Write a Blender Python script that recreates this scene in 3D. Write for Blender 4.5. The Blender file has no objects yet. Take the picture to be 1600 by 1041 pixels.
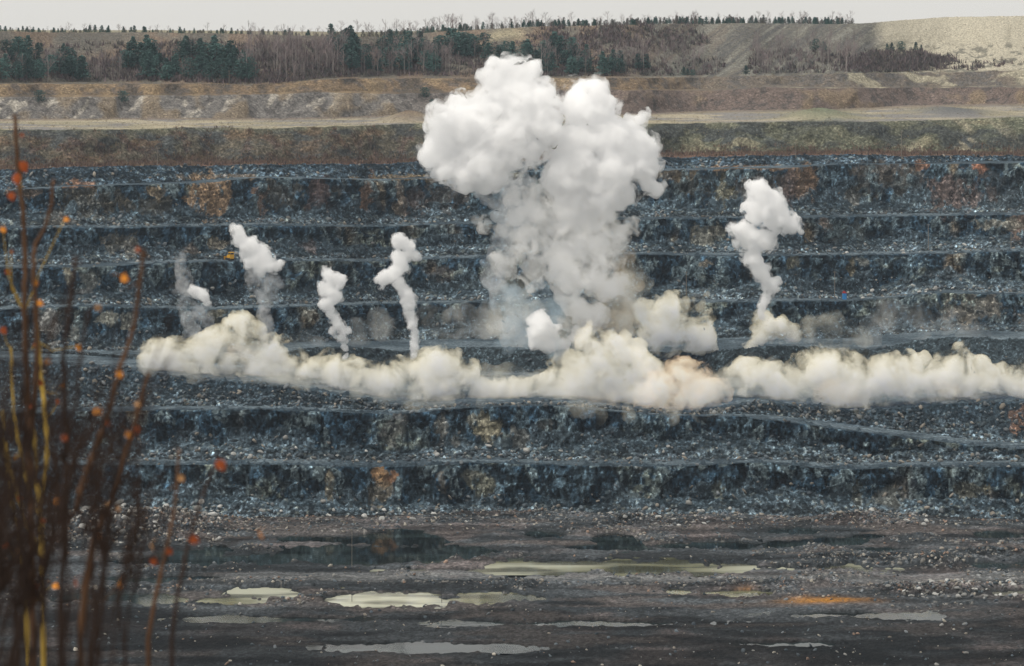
import bpy, bmesh, math, random
import numpy as np
from mathutils import Vector, Matrix, Euler

S = bpy.context.scene
COL = S.collection
R = random.Random(7)

# ------------------------------------------------------------------ camera, world, sun, exposure
FPX, UC, YH = 4000.0, 800.0, 40.0        # focal length in photo pixels, optical axis column, horizon row
cam_d = bpy.data.cameras.new('camera')
cam = bpy.data.objects.new('camera', cam_d)
COL.objects.link(cam)
S.camera = cam
cam.location = (0, 0, 0)
cam.rotation_euler = (math.radians(90), 0, 0)
cam_d.sensor_width = 36.0
cam_d.lens = 36.0 * FPX / 1600.0
cam_d.shift_y = -(520.5 - YH) / 1600.0
cam_d.clip_start = 0.1
cam_d.clip_end = 30000
cam_d.dof.use_dof = True
cam_d.dof.focus_distance = 1000.0
cam_d.dof.aperture_fstop = 7.0

SUN_EL = math.radians(58)
SUN_AZ_FROM = math.radians(250)                          # where the sun stands: left of the camera and a little behind it
w = bpy.data.worlds.new('World')
S.world = w
w.use_nodes = True
nt = w.node_tree
nt.nodes.clear()
wo = nt.nodes.new('ShaderNodeOutputWorld')
bg = nt.nodes.new('ShaderNodeBackground')
sky = nt.nodes.new('ShaderNodeTexSky')
sky.sky_type = 'NISHITA'
sky.sun_disc = False
sky.sun_elevation = SUN_EL
sky.sun_rotation = SUN_AZ_FROM
sky.air_density = 1.0
sky.dust_density = 3.0
sky.ozone_density = 1.0
hs = nt.nodes.new('ShaderNodeHueSaturation')
hs.inputs['Saturation'].default_value = 0.42
hs.inputs['Value'].default_value = 1.0
nt.links.new(sky.outputs['Color'], hs.inputs['Color'])
deck = nt.nodes.new('ShaderNodeMix')          # a thin, even cloud deck over the clear sky
deck.data_type = 'RGBA'
deck.inputs['Factor'].default_value = 0.72
for i_ in deck.inputs:
    if i_.type == 'RGBA' and i_.name == 'B':
        i_.default_value = (10.2, 9.85, 9.25, 1)
    if i_.type == 'RGBA' and i_.name == 'A':
        nt.links.new(hs.outputs['Color'], i_)
nt.links.new([o_ for o_ in deck.outputs if o_.type == 'RGBA'][0], bg.inputs['Color'])
nt.links.new(bg.outputs['Background'], wo.inputs['Surface'])
bg.inputs['Strength'].default_value = 0.10

sun_d = bpy.data.lights.new('sun', 'SUN')
sun_d.energy = 2.25
sun_d.angle = math.radians(12)
sun_d.color = (1.0, 0.95, 0.87)
sun = bpy.data.objects.new('sun', sun_d)
COL.objects.link(sun)
sd = Vector((math.sin(SUN_AZ_FROM) * math.cos(SUN_EL), math.cos(SUN_AZ_FROM) * math.cos(SUN_EL), math.sin(SUN_EL)))
sun.rotation_euler = sd.to_track_quat('Z', 'Y').to_euler()

S.view_settings.view_transform = 'Standard'
S.view_settings.look = 'None'
S.view_settings.exposure = 0.0
S.view_settings.gamma = 1.0
S.render.engine = 'CYCLES'
cy = S.cycles
cy.max_bounces = 40
cy.diffuse_bounces = 3
cy.glossy_bounces = 2
cy.transmission_bounces = 4
cy.volume_bounces = 36
cy.transparent_max_bounces = 48
cy.use_denoising = True
cy.sample_clamp_indirect = 6.0
cy.caustics_reflective = False
cy.caustics_refractive = False

# ------------------------------------------------------------------ numpy noise
def _h(ix, iy, iz, seed):
    h = (ix.astype(np.uint32) * np.uint32(374761393) + iy.astype(np.uint32) * np.uint32(668265263)
         + iz.astype(np.uint32) * np.uint32(2147483647) + np.uint32((seed * 974711 + 12345) & 0xffffffff))
    h = (h ^ (h >> np.uint32(13))) * np.uint32(1274126177)
    h = (h ^ (h >> np.uint32(15))) * np.uint32(2246822519)
    return (h ^ (h >> np.uint32(16)))

def _hf(ix, iy, iz, seed):
    return _h(ix, iy, iz, seed).astype(np.float32) * np.float32(1.0 / 4294967295.0)

def vnoise(p, seed=0):
    p = p.astype(np.float32)
    i = np.floor(p).astype(np.int64)
    f = p - i
    f = f * f * (3 - 2 * f)
    o = np.zeros(len(p), np.float32)
    for dx in (0, 1):
        wx = f[:, 0] if dx else 1 - f[:, 0]
        for dy in (0, 1):
            wy = f[:, 1] if dy else 1 - f[:, 1]
            for dz in (0, 1):
                wz = f[:, 2] if dz else 1 - f[:, 2]
                o += wx * wy * wz * _hf(i[:, 0] + dx, i[:, 1] + dy, i[:, 2] + dz, seed)
    return o

def fbm(p, octaves=4, seed=0, gain=0.5):
    a, s, t = 1.0, 0.0, np.zeros(len(p), np.float32)
    q = np.array(p, np.float32)
    for k in range(octaves):
        t += a * vnoise(q, seed + k * 17)
        s += a
        a *= gain
        q = q * 2.03 + 11.7
    return t / s

def worley(p, seed=0):
    """distance to the nearest feature point and that cell's random number"""
    p = p.astype(np.float32)
    i = np.floor(p).astype(np.int64)
    f = p - i
    best = np.full(len(p), 9.0, np.float32)
    rid = np.zeros(len(p), np.float32)
    for dx in (-1, 0, 1):
        for dy in (-1, 0, 1):
            for dz in (-1, 0, 1):
                a, b, c = i[:, 0] + dx, i[:, 1] + dy, i[:, 2] + dz
                h = _h(a, b, c, seed)
                px = (h & np.uint32(1023)).astype(np.float32) / 1023.0 + dx - f[:, 0]
                py = ((h >> np.uint32(10)) & np.uint32(1023)).astype(np.float32) / 1023.0 + dy - f[:, 1]
                pz = ((h >> np.uint32(20)) & np.uint32(1023)).astype(np.float32) / 1023.0 + dz - f[:, 2]
                d = px * px + py * py + pz * pz
                m = d < best
                best[m] = d[m]
                rid[m] = _hf(a[m], b[m], c[m], seed + 5)
    return np.sqrt(best), rid

def sstep(a, b, x):
    t = np.clip((x - a) / (b - a), 0, 1)
    return t * t * (3 - 2 * t)

# ------------------------------------------------------------------ object helpers
def mesh_np(name, verts, faces, mat=None, cols=None, smooth=False):
    """mesh from numpy arrays: verts n x 3, faces m x k"""
    me = bpy.data.meshes.new(name)
    verts = np.asarray(verts, np.float32)
    faces = np.asarray(faces, np.int32)
    m, k = faces.shape
    me.vertices.add(len(verts))
    me.vertices.foreach_set('co', verts.ravel())
    me.loops.add(m * k)
    me.loops.foreach_set('vertex_index', faces.ravel())
    me.polygons.add(m)
    me.polygons.foreach_set('loop_start', np.arange(0, m * k, k, dtype=np.int32))
    if smooth:
        me.polygons.foreach_set('use_smooth', np.ones(m, bool))
    me.update(calc_edges=True)
    if cols is not None:
        at = me.color_attributes.new('Col', 'FLOAT_COLOR', 'POINT')
        c4 = np.ones((len(verts), 4), np.float32)
        c4[:, :np.shape(cols)[1]] = cols
        at.data.foreach_set('color', c4.ravel())
    if mat:
        me.materials.append(mat)
    return me

def link(name, me, parent=None, loc=None):
    o = bpy.data.objects.new(name, me)
    COL.objects.link(o)
    if parent is not None:
        o.parent = parent
    if loc is not None:
        o.location = loc
    return o

def tag(o, label=None, cat=None, group=None, kind=None):
    if label: o['label'] = label
    if cat: o['category'] = cat
    if group: o['group'] = group
    if kind: o['kind'] = kind
    return o

def empty(name, loc, rz=0.0):
    o = bpy.data.objects.new(name, None)
    COL.objects.link(o)
    o.location = loc
    o.rotation_euler = (0, 0, rz)
    return o

def dup(root, loc, rz, sc=1.0):
    r = root.copy()
    COL.objects.link(r)
    r.location = loc
    r.rotation_euler = (0, 0, rz)
    r.scale = (sc, sc, sc) if not isinstance(sc, tuple) else sc
    for ch in list(root.children):
        c = ch.copy()
        COL.objects.link(c)
        c.parent = r
    return r

class MB:
    """collects boxes, tubes and raw polygons for one mesh"""
    def __init__(self):
        self.v, self.f = [], []
    def box(self, c, s, rz=0.0, taper=1.0):
        n = len(self.v)
        cr, sr = math.cos(rz), math.sin(rz)
        for dz in (-1, 1):
            k = taper if dz > 0 else 1.0
            for dx, dy in ((-1, -1), (1, -1), (1, 1), (-1, 1)):
                x, y = dx * s[0] / 2 * k, dy * s[1] / 2 * k
                self.v.append((c[0] + x * cr - y * sr, c[1] + x * sr + y * cr, c[2] + dz * s[2] / 2))
        for q in ((0, 3, 2, 1), (4, 5, 6, 7), (0, 1, 5, 4), (1, 2, 6, 5), (2, 3, 7, 6), (3, 0, 4, 7)):
            self.f.append([n + a for a in q])
        return self
    def tube(self, pts, rad, sides=6):
        pts = [Vector(p) for p in pts]
        n0 = len(self.v)
        for i, p in enumerate(pts):
            t = (pts[min(i + 1, len(pts) - 1)] - pts[max(i - 1, 0)])
            t = t.normalized() if t.length > 1e-9 else Vector((0, 0, 1))
            a = t.cross(Vector((0, 1, 0.13))).normalized()
            b = t.cross(a).normalized()
            r = rad[i] if isinstance(rad, (list, tuple)) else rad
            for k in range(sides):
                an = 2 * math.pi * k / sides
                self.v.append(tuple(p + a * (math.cos(an) * r) + b * (math.sin(an) * r)))
        for i in range(len(pts) - 1):
            for k in range(sides):
                k2 = (k + 1) % sides
                self.f.append([n0 + i * sides + k, n0 + i * sides + k2, n0 + (i + 1) * sides + k2, n0 + (i + 1) * sides + k])
        self.f.append([n0 + k for k in range(sides)][::-1])
        self.f.append([n0 + (len(pts) - 1) * sides + k for k in range(sides)])
        return self
    def poly(self, pts):
        n = len(self.v)
        self.v += [tuple(p) for p in pts]
        self.f.append(list(range(n, n + len(pts))))
        return self
    def mesh(self, name, mat=None, smooth=False, cols=None):
        me = bpy.data.meshes.new(name)
        me.from_pydata(self.v, [], self.f)
        if smooth:
            me.polygons.foreach_set('use_smooth', [True] * len(me.polygons))
        if cols is not None:
            at = me.color_attributes.new('Col', 'FLOAT_COLOR', 'POINT')
            c4 = np.ones((len(self.v), 4), np.float32)
            c4[:, :3] = cols
            at.data.foreach_set('color', c4.ravel())
        if mat: me.materials.append(mat)
        me.update()
        return me
    def build(self, name, mat, parent=None, smooth=False):
        return link(name, self.mesh(name, mat, smooth), parent)

# ------------------------------------------------------------------ materials
def new_mat(name):
    m = bpy.data.materials.new(name)
    m.use_nodes = True
    m.node_tree.nodes.clear()
    return m, m.node_tree.nodes, m.node_tree.links

def surf_mat(name, color=None, rough=0.9, attr=False, noise=(1.0, 0.35), bump=(0.0, 1.0), spec=0.25, rand=0.0, metal=0.0, speck=False):
    """Principled; colour (or the Col attribute) times a noise, bump from a second noise"""
    m, n, l = new_mat(name)
    out = n.new('ShaderNodeOutputMaterial')
    p = n.new('ShaderNodeBsdfPrincipled')
    l.new(p.outputs[0], out.inputs['Surface'])
    p.inputs['Roughness'].default_value = rough
    p.inputs['Specular IOR Level'].default_value = spec
    p.inputs['Metallic'].default_value = metal
    tc = n.new('ShaderNodeTexCoord')
    nz = n.new('ShaderNodeTexNoise')
    nz.inputs['Scale'].default_value = noise[0]
    nz.inputs['Detail'].default_value = 5
    nz.inputs['Roughness'].default_value = 0.65
    l.new(tc.outputs['Object'], nz.inputs['Vector'])
    mr = n.new('ShaderNodeMapRange')
    mr.inputs['From Min'].default_value = 0.25
    mr.inputs['From Max'].default_value = 0.75
    mr.inputs['To Min'].default_value = 1 - noise[1]
    mr.inputs['To Max'].default_value = 1 + noise[1]
    l.new(nz.outputs['Fac'], mr.inputs['Value'])
    mul = n.new('ShaderNodeVectorMath')
    mul.operation = 'SCALE'
    if attr:
        a = n.new('ShaderNodeAttribute')
        a.attribute_name = 'Col'
        l.new(a.outputs['Color'], mul.inputs[0])
    else:
        mul.inputs[0].default_value = color
    sc = mr.outputs['Result']
    if speck:
        for vscale, lo_, hi_, pw in ((1.15, 0.62, 2.5, 5.0), (0.45, 0.68, 1.5, 1.3)):
            mp = n.new('ShaderNodeMapping')
            mp.inputs['Scale'].default_value = (1.0, 1.0, 0.7)
            l.new(tc.outputs['Object'], mp.inputs['Vector'])
            vo = n.new('ShaderNodeTexVoronoi')
            vo.inputs['Scale'].default_value = vscale
            l.new(mp.outputs[0], vo.inputs['Vector'])
            sp = n.new('ShaderNodeSeparateColor')
            l.new(vo.outputs['Color'], sp.inputs[0])
            po = n.new('ShaderNodeMath')
            po.operation = 'POWER'
            l.new(sp.outputs[0], po.inputs[0])
            po.inputs[1].default_value = pw
            m3 = n.new('ShaderNodeMapRange')
            m3.inputs['To Min'].default_value = lo_
            m3.inputs['To Max'].default_value = hi_
            l.new(po.outputs[0], m3.inputs['Value'])
            mxx = n.new('ShaderNodeMix')                 # float mix: 1 where the ground is smooth
            mxx.inputs[2].default_value = 1.0
            l.new(a.outputs['Alpha'], mxx.inputs[0])
            l.new(m3.outputs['Result'], mxx.inputs[3])
            mm2 = n.new('ShaderNodeMath')
            mm2.operation = 'MULTIPLY'
            l.new(sc, mm2.inputs[0])
            l.new(mxx.outputs[0], mm2.inputs[1])
            sc = mm2.outputs[0]
    if rand:
        oi = n.new('ShaderNodeObjectInfo')
        m2 = n.new('ShaderNodeMapRange')
        m2.inputs['To Min'].default_value = 1 - rand
        m2.inputs['To Max'].default_value = 1 + rand
        l.new(oi.outputs['Random'], m2.inputs['Value'])
        mm = n.new('ShaderNodeMath')
        mm.operation = 'MULTIPLY'
        l.new(sc, mm.inputs[0])
        l.new(m2.outputs['Result'], mm.inputs[1])
        sc = mm.outputs[0]
    l.new(sc, mul.inputs['Scale'])
    l.new(mul.outputs[0], p.inputs['Base Color'])
    if bump[0]:
        nb = n.new('ShaderNodeTexNoise')
        nb.inputs['Scale'].default_value = bump[1]
        nb.inputs['Detail'].default_value = 6
        nb.inputs['Roughness'].default_value = 0.7
        l.new(tc.outputs['Object'], nb.inputs['Vector'])
        bp = n.new('ShaderNodeBump')
        bp.inputs['Strength'].default_value = 1.0
        bp.inputs['Distance'].default_value = bump[0]
        l.new(nb.outputs['Fac'], bp.inputs['Height'])
        l.new(bp.outputs[0], p.inputs['Normal'])
    return m

M = {}
M['terrain'] = surf_mat('quarry_rock', attr=True, noise=(0.9, 0.75), bump=(0.9, 0.8), spec=0.08, speck=True)
M['rock'] = surf_mat('loose_rock', attr=True, noise=(0.9, 0.3), bump=(0.12, 2.0), spec=0.2)
M['boulder'] = surf_mat('boulder_stone', (0.33, 0.33, 0.315), noise=(0.8, 0.35), bump=(0.15, 1.5), rand=0.5)
M['needles'] = surf_mat('pine_needles', (0.062, 0.122, 0.110), noise=(0.6, 0.5), rand=0.35)  # lighter, bluer base: distance haze is put into the needle colour
M['twigs'] = surf_mat('bare_twigs', (0.23, 0.185, 0.185), noise=(0.6, 0.35), rand=0.3)  # pale purple grey, with some distance haze in the colour
M['pine_bark'] = surf_mat('pine_bark', (0.12, 0.08, 0.06), noise=(2.0, 0.3))
M['birch_bark'] = surf_mat('birch_bark', (0.27, 0.24, 0.225), noise=(1.2, 0.4), rand=0.3)
M['brush'] = surf_mat('dry_brush', attr=True, noise=(0.5, 0.4))
M['pole'] = surf_mat('weathered_timber', (0.20, 0.17, 0.14), noise=(3.0, 0.3))
M['steel'] = surf_mat('dark_steel', (0.03, 0.03, 0.032), rough=0.6, noise=(4.0, 0.3))
M['yellow'] = surf_mat('yellow_paint', (0.60, 0.33, 0.03), rough=0.5, noise=(2.0, 0.25))
M['glass'] = surf_mat('cab_glass', (0.02, 0.025, 0.03), rough=0.15, noise=(1.0, 0.1), spec=0.5)
M['blue'] = surf_mat('blue_paint', (0.04, 0.24, 0.55), rough=0.5, noise=(1.5, 0.15))
M['red'] = surf_mat('red_paint', (0.30, 0.03, 0.03), rough=0.6, noise=(1.5, 0.2))

# ------------------------------------------------------------------ the pit: break lines read as (column, row) in photo pixels
def line(pts, jit=0.0, seed=0):
    xs, ys = zip(*pts)
    y = np.interp(U, xs, ys)
    k = np.exp(-0.5 * (np.arange(-30, 31) / 9.0) ** 2)
    k /= k.sum()
    y = np.convolve(np.pad(y, 30, mode='edge'), k, 'valid')
    if jit:
        q = np.stack([U / 26.0, np.full_like(U, seed * 3.7), np.zeros_like(U)], 1)
        y = y + jit * 2.6 * (fbm(q, 5, seed, 0.7) - 0.5)
        y = y + (2.2 if seed > 25 else 0.8) * 2 * (fbm(np.stack([U / 110.0, np.full_like(U, seed * 1.3), np.ones_like(U)], 1), 2, seed + 50) - 0.5)
    return y

U = np.concatenate([np.linspace(-1400, -262, 60), np.arange(-250, 1851, 1.9), np.linspace(1862, 3000, 60)])
NU = len(U)
ZF = -(805 - YH) / FPX * 900.0            # pit floor level
off = lambda pts, dy: [(x, y + dy) for x, y in pts]
C1 = [(0,728),(150,727),(400,726),(600,731),(680,727),(750,723),(850,728),(950,729),(1080,728),(1140,725),(1190,723),(1230,725),(1280,732),(1340,734),(1400,730),(1460,729),(1600,731)]
B1 = [(0,716),(200,718),(400,717),(600,720),(750,714),(850,718),(1000,719),(1200,716),(1300,724),(1400,721),(1600,720)]
A2 = [(0,700),(200,697),(400,697),(600,700),(800,699),(1000,690),(1100,685),(1200,690),(1300,700),(1400,706),(1500,711),(1600,714)]
C2 = [(0,646),(150,643),(300,641),(420,640),(520,645),(600,648),(650,645),(700,640),(760,636),(860,634),(900,637),(960,643),(1000,647),(1040,650),(1140,650),(1200,656),(1280,666),(1350,676),(1420,684),(1500,694),(1600,703)]
B2 = [(0,638),(200,636),(400,634),(500,637),(600,642),(650,640),(700,637),(760,633.5),(860,631.5),(960,640),(1000,644),(1100,648),(1140,646),(1200,648),(1280,657),(1350,666),(1420,675),(1500,685),(1600,694)]
A3 = [(0,622),(200,622),(400,625),(500,631),(600,639),(650,638.5),(700,636.5),(760,633),(860,631),(960,639),(1000,643.5),(1100,647),(1140,643),(1200,643),(1300,650),(1400,662),(1500,672),(1600,682)]
C3 = [(0,563),(100,570),(200,578),(270,588),(340,596),(420,602),(500,612),(560,622),(620,634),(660,637.5),(700,636),(760,632.5),(860,630.5),(960,638),(1000,642),(1080,645),(1130,640),(1150,631),(1200,629),(1260,636),(1340,642),(1400,639),(1450,634),(1530,629),(1600,628)]
B3 = [(0,549),(100,553),(200,560),(300,568),(400,572),(500,575),(700,578),(900,585),(1100,590),(1200,592),(1400,592),(1600,592)]
RC = [(0,546),(200,557),(300,562),(420,560),(470,543),(560,543),(620,548),(700,544),(760,542),(850,544),(950,549),(1100,549),(1150,545),(1210,539),(1250,540),(1300,546),(1380,545),(1430,531),(1480,526),(1540,527),(1600,531)]
T4 = [(0,545),(200,548),(300,545),(450,535),(600,532),(800,530),(1000,530),(1200,528),(1300,530),(1400,522),(1500,516),(1600,519)]
A4 = [(0,533),(200,534),(300,530),(450,523),(600,518),(800,516),(1000,516),(1200,514),(1400,508),(1600,504)]
C4 = [(0,484),(150,479),(300,484),(400,482),(600,475),(800,473),(1000,474),(1200,472),(1320,471),(1400,466),(1460,458),(1600,461)]
C5 = [(0,418),(100,420),(200,414),(300,411),(400,409),(600,409),(700,405),(1000,399),(1200,401),(1400,398),(1500,396),(1600,392)]
C6 = [(0,357),(200,356),(400,353),(600,355),(700,351),(800,347),(1000,343),(1200,341),(1400,338),(1600,336)]
C7 = [(0,298),(100,292),(200,289),(300,286),(400,278),(500,279),(600,281),(700,277),(800,270),(1000,267),(1150,263),(1250,262),(1300,258),(1400,257),(1500,256),(1600,254)]
C8 = [(0,266),(100,262),(200,260),(400,258),(600,256),(800,252),(1000,246),(1200,243),(1400,243),(1600,243)]
C9 = [(0,203),(200,202),(300,200),(400,200),(600,196),(800,194),(1000,193),(1200,192),(1300,190),(1400,189),(1600,184)]
B9 = [(0,187),(200,186),(400,186),(600,182),(800,180),(1000,178),(1200,172),(1280,172),(1400,166),(1600,163)]
C10 = [(0,152),(200,151),(400,148),(500,145),(600,146),(700,146),(800,142),(1000,142),(1150,140),(1200,135),(1260,138),(1400,138),(1600,136)]
C11 = [(0,131),(200,130),(300,131),(380,134),(440,132),(500,124),(600,122),(800,122),(1000,122),(1200,118),(1400,115),(1600,110)]
C12 = [(-200,49),(0,50),(250,52),(480,56),(600,58),(650,56),(680,50),(740,46),(830,41),(1000,38.5),(1200,37.5),(1300,38),(1340,36),(1370,36),(1385,33),(1450,29),(1530,26),(1600,25)]

# (name of the stretch that ENDS on this line, row line, jitter, slope, rows)
SEG = [
 ('floor',  [(0,800),(200,800),(400,812),(600,806),(800,800),(1000,806),(1200,808),(1400,806),(1600,812)], 2.0, 0.0, 230),
 ('talus1', [(0,772),(200,780),(350,775),(500,785),(700,790),(900,785),(1000,785),(1100,775),(1250,770),(1400,780),(1600,785)], 7.0, 0.62, 22),
 ('face1',  C1, 2.0, 2.4, 44),
 ('berm1',  B1, 1.2, 0.0, 22),
 ('talus2', A2, 7.0, 0.62, 22),
 ('face2',  C2, 1.6, 2.4, 44),
 ('berm2',  B2, 1.0, 0.0, 16),
 ('talus3', A3, 1.5, 0.62, 18),
 ('face3',  C3, 1.8, 1.3, 44),
 ('platform', B3, 0.5, 0.0, 50),
 ('ridge',  RC, 1.8, 0.62, 24),
 ('ridge_back', None, 0, 0, 10),
 ('flat4',  T4, 1.0, 0.0, 26),
 ('talus4', A4, 5.0, 0.62, 18),
 ('face4',  C4, 1.8, 2.2, 36),
 ('berm4',  off(C4, -5), 0.8, 0.0, 12),
 ('talus5', off(C4, -21), 6.0, 0.62, 20),
 ('face5',  C5, 1.8, 2.2, 40),
 ('berm5',  off(C5, -5), 0.8, 0.0, 12),
 ('talus6', off(C5, -20), 5.0, 0.62, 20),
 ('face6',  C6, 1.8, 2.2, 36),
 ('berm6',  off(C6, -4), 0.7, 0.0, 12),
 ('talus7', off(C6, -19), 5.0, 0.62, 20),
 ('face7',  C7, 2.0, 2.2, 36),
 ('berm7',  off(C7, -2.5), 0.6, 0.0, 8),
 ('talus8', C8, 2.0, 0.75, 22),
 ('berm8',  off(C8, -5), 0.8, 0.0, 12),
 ('face9',  C9, 1.2, 0.85, 40),
 ('terrace', B9, 0.8, 0.0, 40),
 ('slope10', C10, 1.5, 0.55, 30),
 ('berm10', off(C10, -2.5), 0.6, 0.0, 10),
 ('slope11', C11, 1.2, 0.45, 22),
 ('berm11', off(C11, -2.0), 0.5, 0.0, 10),
 ('wooded', C12, 0.8, 0.36, 80),
]
def smooth_u(a, sig):
    k = np.exp(-0.5 * (np.arange(-60, 61) / sig) ** 2)
    k /= k.sum()
    return np.convolve(np.pad(a, 60, mode='edge'), k, 'valid')

d0 = np.full(NU, 640.0)
z0 = np.full(NU, ZF)
rows_d, rows_z, rows_seg, rows_t = [d0.copy()], [z0.copy()], [0], [0.0]
line_at = {}
for si, (nm, pts, jit, s, nr) in enumerate(SEG):
    if nm == 'ridge_back':
        hr = np.clip(z0 - line_at['platform'][1], 0.0, 20)
        d1 = d0 + 4 + hr * 1.3
        z1 = z0 - hr * 0.55
    else:
        y = line(pts, jit, si + 3) - YH
        if nm in ('talus1', 'talus2', 'talus4', 'talus5', 'talus6', 'talus7'):
            y = y - 20 * (fbm(np.stack([U / 75.0, np.full_like(U, si * 2.3), np.zeros_like(U)], 1), 3, si + 70) - 0.47)
        y = np.minimum(y, -z0 * FPX / (d0 + 0.8) if s == 0 else y) if nm != 'wooded' else y
        den = s + y / FPX
        d1 = (s * d0 - z0) / den
        d1 = np.maximum(d1, d0 + 0.4)
        if s == 0 and nm not in ('floor',):
            d1 = np.maximum(smooth_u(d1, 12), d0 + 0.5)
        else:
            d1 = np.maximum(smooth_u(d1, 3), d0 + 0.3)
        z1 = -y * d1 / FPX
        if nm == 'floor':
            z1 = np.full(NU, ZF)
    for r in range(1, nr + 1):
        t = r / nr
        rows_d.append(d0 + (d1 - d0) * t)
        rows_z.append(z0 + (z1 - z0) * t)
        rows_seg.append(si)
        rows_t.append(t)
    d0, z0 = d1, z1
    line_at[nm] = (d1.copy(), z1.copy())
# plateau behind the last edge, out to the horizon
for add in (3, 8, 15, 25, 40, 60, 90, 130, 200, 400, 900, 2400):
    rows_d.append(d0 + add)
    rows_z.append(z0 - min(add, 100) * 0.03)
    rows_seg.append(len(SEG))
    rows_t.append(add / 2400)
D = np.array(rows_d)
Z = np.array(rows_z)
NV = len(D)
SEGI = np.repeat(np.array(rows_seg)[:, None], NU, 1)
TT = np.repeat(np.array(rows_t, np.float32)[:, None], NU, 1)
UU = np.repeat(U[None, :], NV, 0)
X = (UU - UC) / FPX * D
YPX = YH - Z / D * FPX                                  # photo row of every vertex before roughening
seg_id = {nm: i for i, (nm, *_r) in enumerate(SEG)}
seg_id['plateau'] = len(SEG)
P = np.stack([X, D, Z], -1)
du = np.gradient(P, axis=1)
dv = np.gradient(P, axis=0)
Nn = np.cross(du, dv)
Nn /= np.linalg.norm(Nn, axis=-1, keepdims=True) + 1e-9
flatP = P.reshape(-1, 3)
def isin(*names):
    return np.isin(SEGI, [seg_id[n] for n in names])
faces_ = isin('face1', 'face2', 'face4', 'face5', 'face6', 'face7')
talus_ = isin('talus1', 'talus2', 'talus3', 'talus4', 'talus5', 'talus6', 'talus7', 'talus8', 'ridge', 'ridge_back', 'face3')
berms_ = isin('berm1', 'berm2', 'berm4', 'berm5', 'berm6', 'berm7', 'platform', 'flat4')
soft_ = isin('face9', 'slope10', 'slope11', 'wooded', 'terrace', 'berm8', 'berm10', 'berm11', 'plateau')
floor_ = isin('floor')

# roughness of the ground
shp = D.shape
rib = fbm(flatP * np.array([0.22, 0.22, 0.06]), 4, 41).reshape(shp) - 0.5
blk, blk_id = worley(flatP * np.array([0.30, 0.30, 0.20]), 61)
blk, blk_id = blk.reshape(shp), blk_id.reshape(shp)
rub, rub_id = worley(flatP * np.array([0.95, 0.8, 1.0]), 71)
fac, fac_id = worley(flatP * np.array([0.20, 0.16, 0.13]), 75)
fac_id = fac_id.reshape(shp)
rub, rub_id = rub.reshape(shp), rub_id.reshape(shp)
big = fbm(flatP * 0.05, 4, 81).reshape(shp) - 0.5
mid = fbm(flatP * 0.35, 4, 91).reshape(shp) - 0.5
n_led = fbm(flatP * np.array([0.03, 0.03, 0.05]), 3, 95).reshape(shp)
env = np.where(faces_, np.sqrt(np.clip(np.sin(np.pi * np.clip(TT, 0.0, 1)), 0, 1)), 0)
near = lambda nm: isin(nm)
disp = np.zeros(shp)
disp += np.where(faces_, env * (8.0 * rib + 2.4 * (blk_id - 0.5) + 2.4 * (fac_id - 0.5) + 5.0 * big + 1.5 * ((flatP[:, 2].reshape(shp) / 4.2 + 2.5 * n_led) % 1.0 - 0.5)) + 0.9 * mid + 0.5 * (0.5 - rub) * rub_id, 0)
disp += np.where(talus_, 0.9 * (0.55 - rub) * (0.3 + 1.2 * rub_id) + 1.3 * mid + 1.6 * big * np.sin(np.pi * TT), 0)
disp += np.where(berms_, 0.25 * (0.5 - rub) * rub_id + 0.35 * mid, 0)
disp += np.where(soft_, 0.8 * mid + 2.0 * big * isin('face9', 'slope10', 'slope11', 'wooded') * np.sin(np.pi * np.clip(TT, 0, 1)), 0)
# gullies and humps on the wooded slope and the upper slopes
gul = fbm(np.stack([UU.ravel() / 34.0, YPX.ravel() / 30.0, np.zeros(UU.size)], 1), 4, 101).reshape(shp) - 0.5
disp += np.where(isin('wooded', 'slope10', 'slope11'), 8.0 * gul * np.sin(np.pi * np.clip(TT, 0, 1)), 0)
disp += np.where(isin('face9'), 9.0 * gul * np.sin(np.pi * np.clip(TT, 0, 1)), 0)
def bump_at(u, y, ru, ry, h):
    return h * np.exp(-(((UU - u) / ru) ** 2 + ((YPX - y) / ry) ** 2))
terr = isin('terrace')
disp += np.where(terr, bump_at(1280, 184, 45, 5, 5.0) + bump_at(640, 187, 32, 4, 4.5) + bump_at(1470, 176, 60, 4, 3.0) + bump_at(190, 192, 60, 3, 1.2), 0)
fl = isin('floor')
fn = fbm(flatP * np.array([0.05, 0.02, 0.0]), 4, 111).reshape(shp) - 0.5
disp += np.where(fl, 1.9 * fn + 0.8 * mid + 0.3 * (0.55 - rub) * rub_id, 0)
# rubble banks on the floor
bank = (bump_at(255, 822, 100, 18, 3.4) + bump_at(120, 830, 100, 18, 2.6) + bump_at(980, 812, 30, 8, 1.5) + bump_at(1350, 812, 60, 9, 1.6) + bump_at(1090, 815, 60, 8, 1.0)
        + bump_at(1480, 923, 110, 9, 1.5) + bump_at(1290, 912, 14, 4, 1.3) + bump_at(1480, 880, 45, 8, 1.8) + bump_at(1560, 868, 60, 5, 1.2) + bump_at(1330, 879, 70, 5, 1.0)
        + bump_at(700, 873, 60, 4, 0.9) + bump_at(250, 893, 80, 4, 0.9) + bump_at(800, 913, 160, 3, 0.7) + bump_at(1150, 916, 160, 4, 0.8))
bank = bank + 0.55 * sstep(0.54, 0.66, fbm(flatP * np.array([0.06, 0.10, 0.0]), 4, 345).reshape(shp)) * sstep(960, 940, YPX)
disp += np.where(fl, bank * (0.7 + 0.8 * rub_id), 0)
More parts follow.
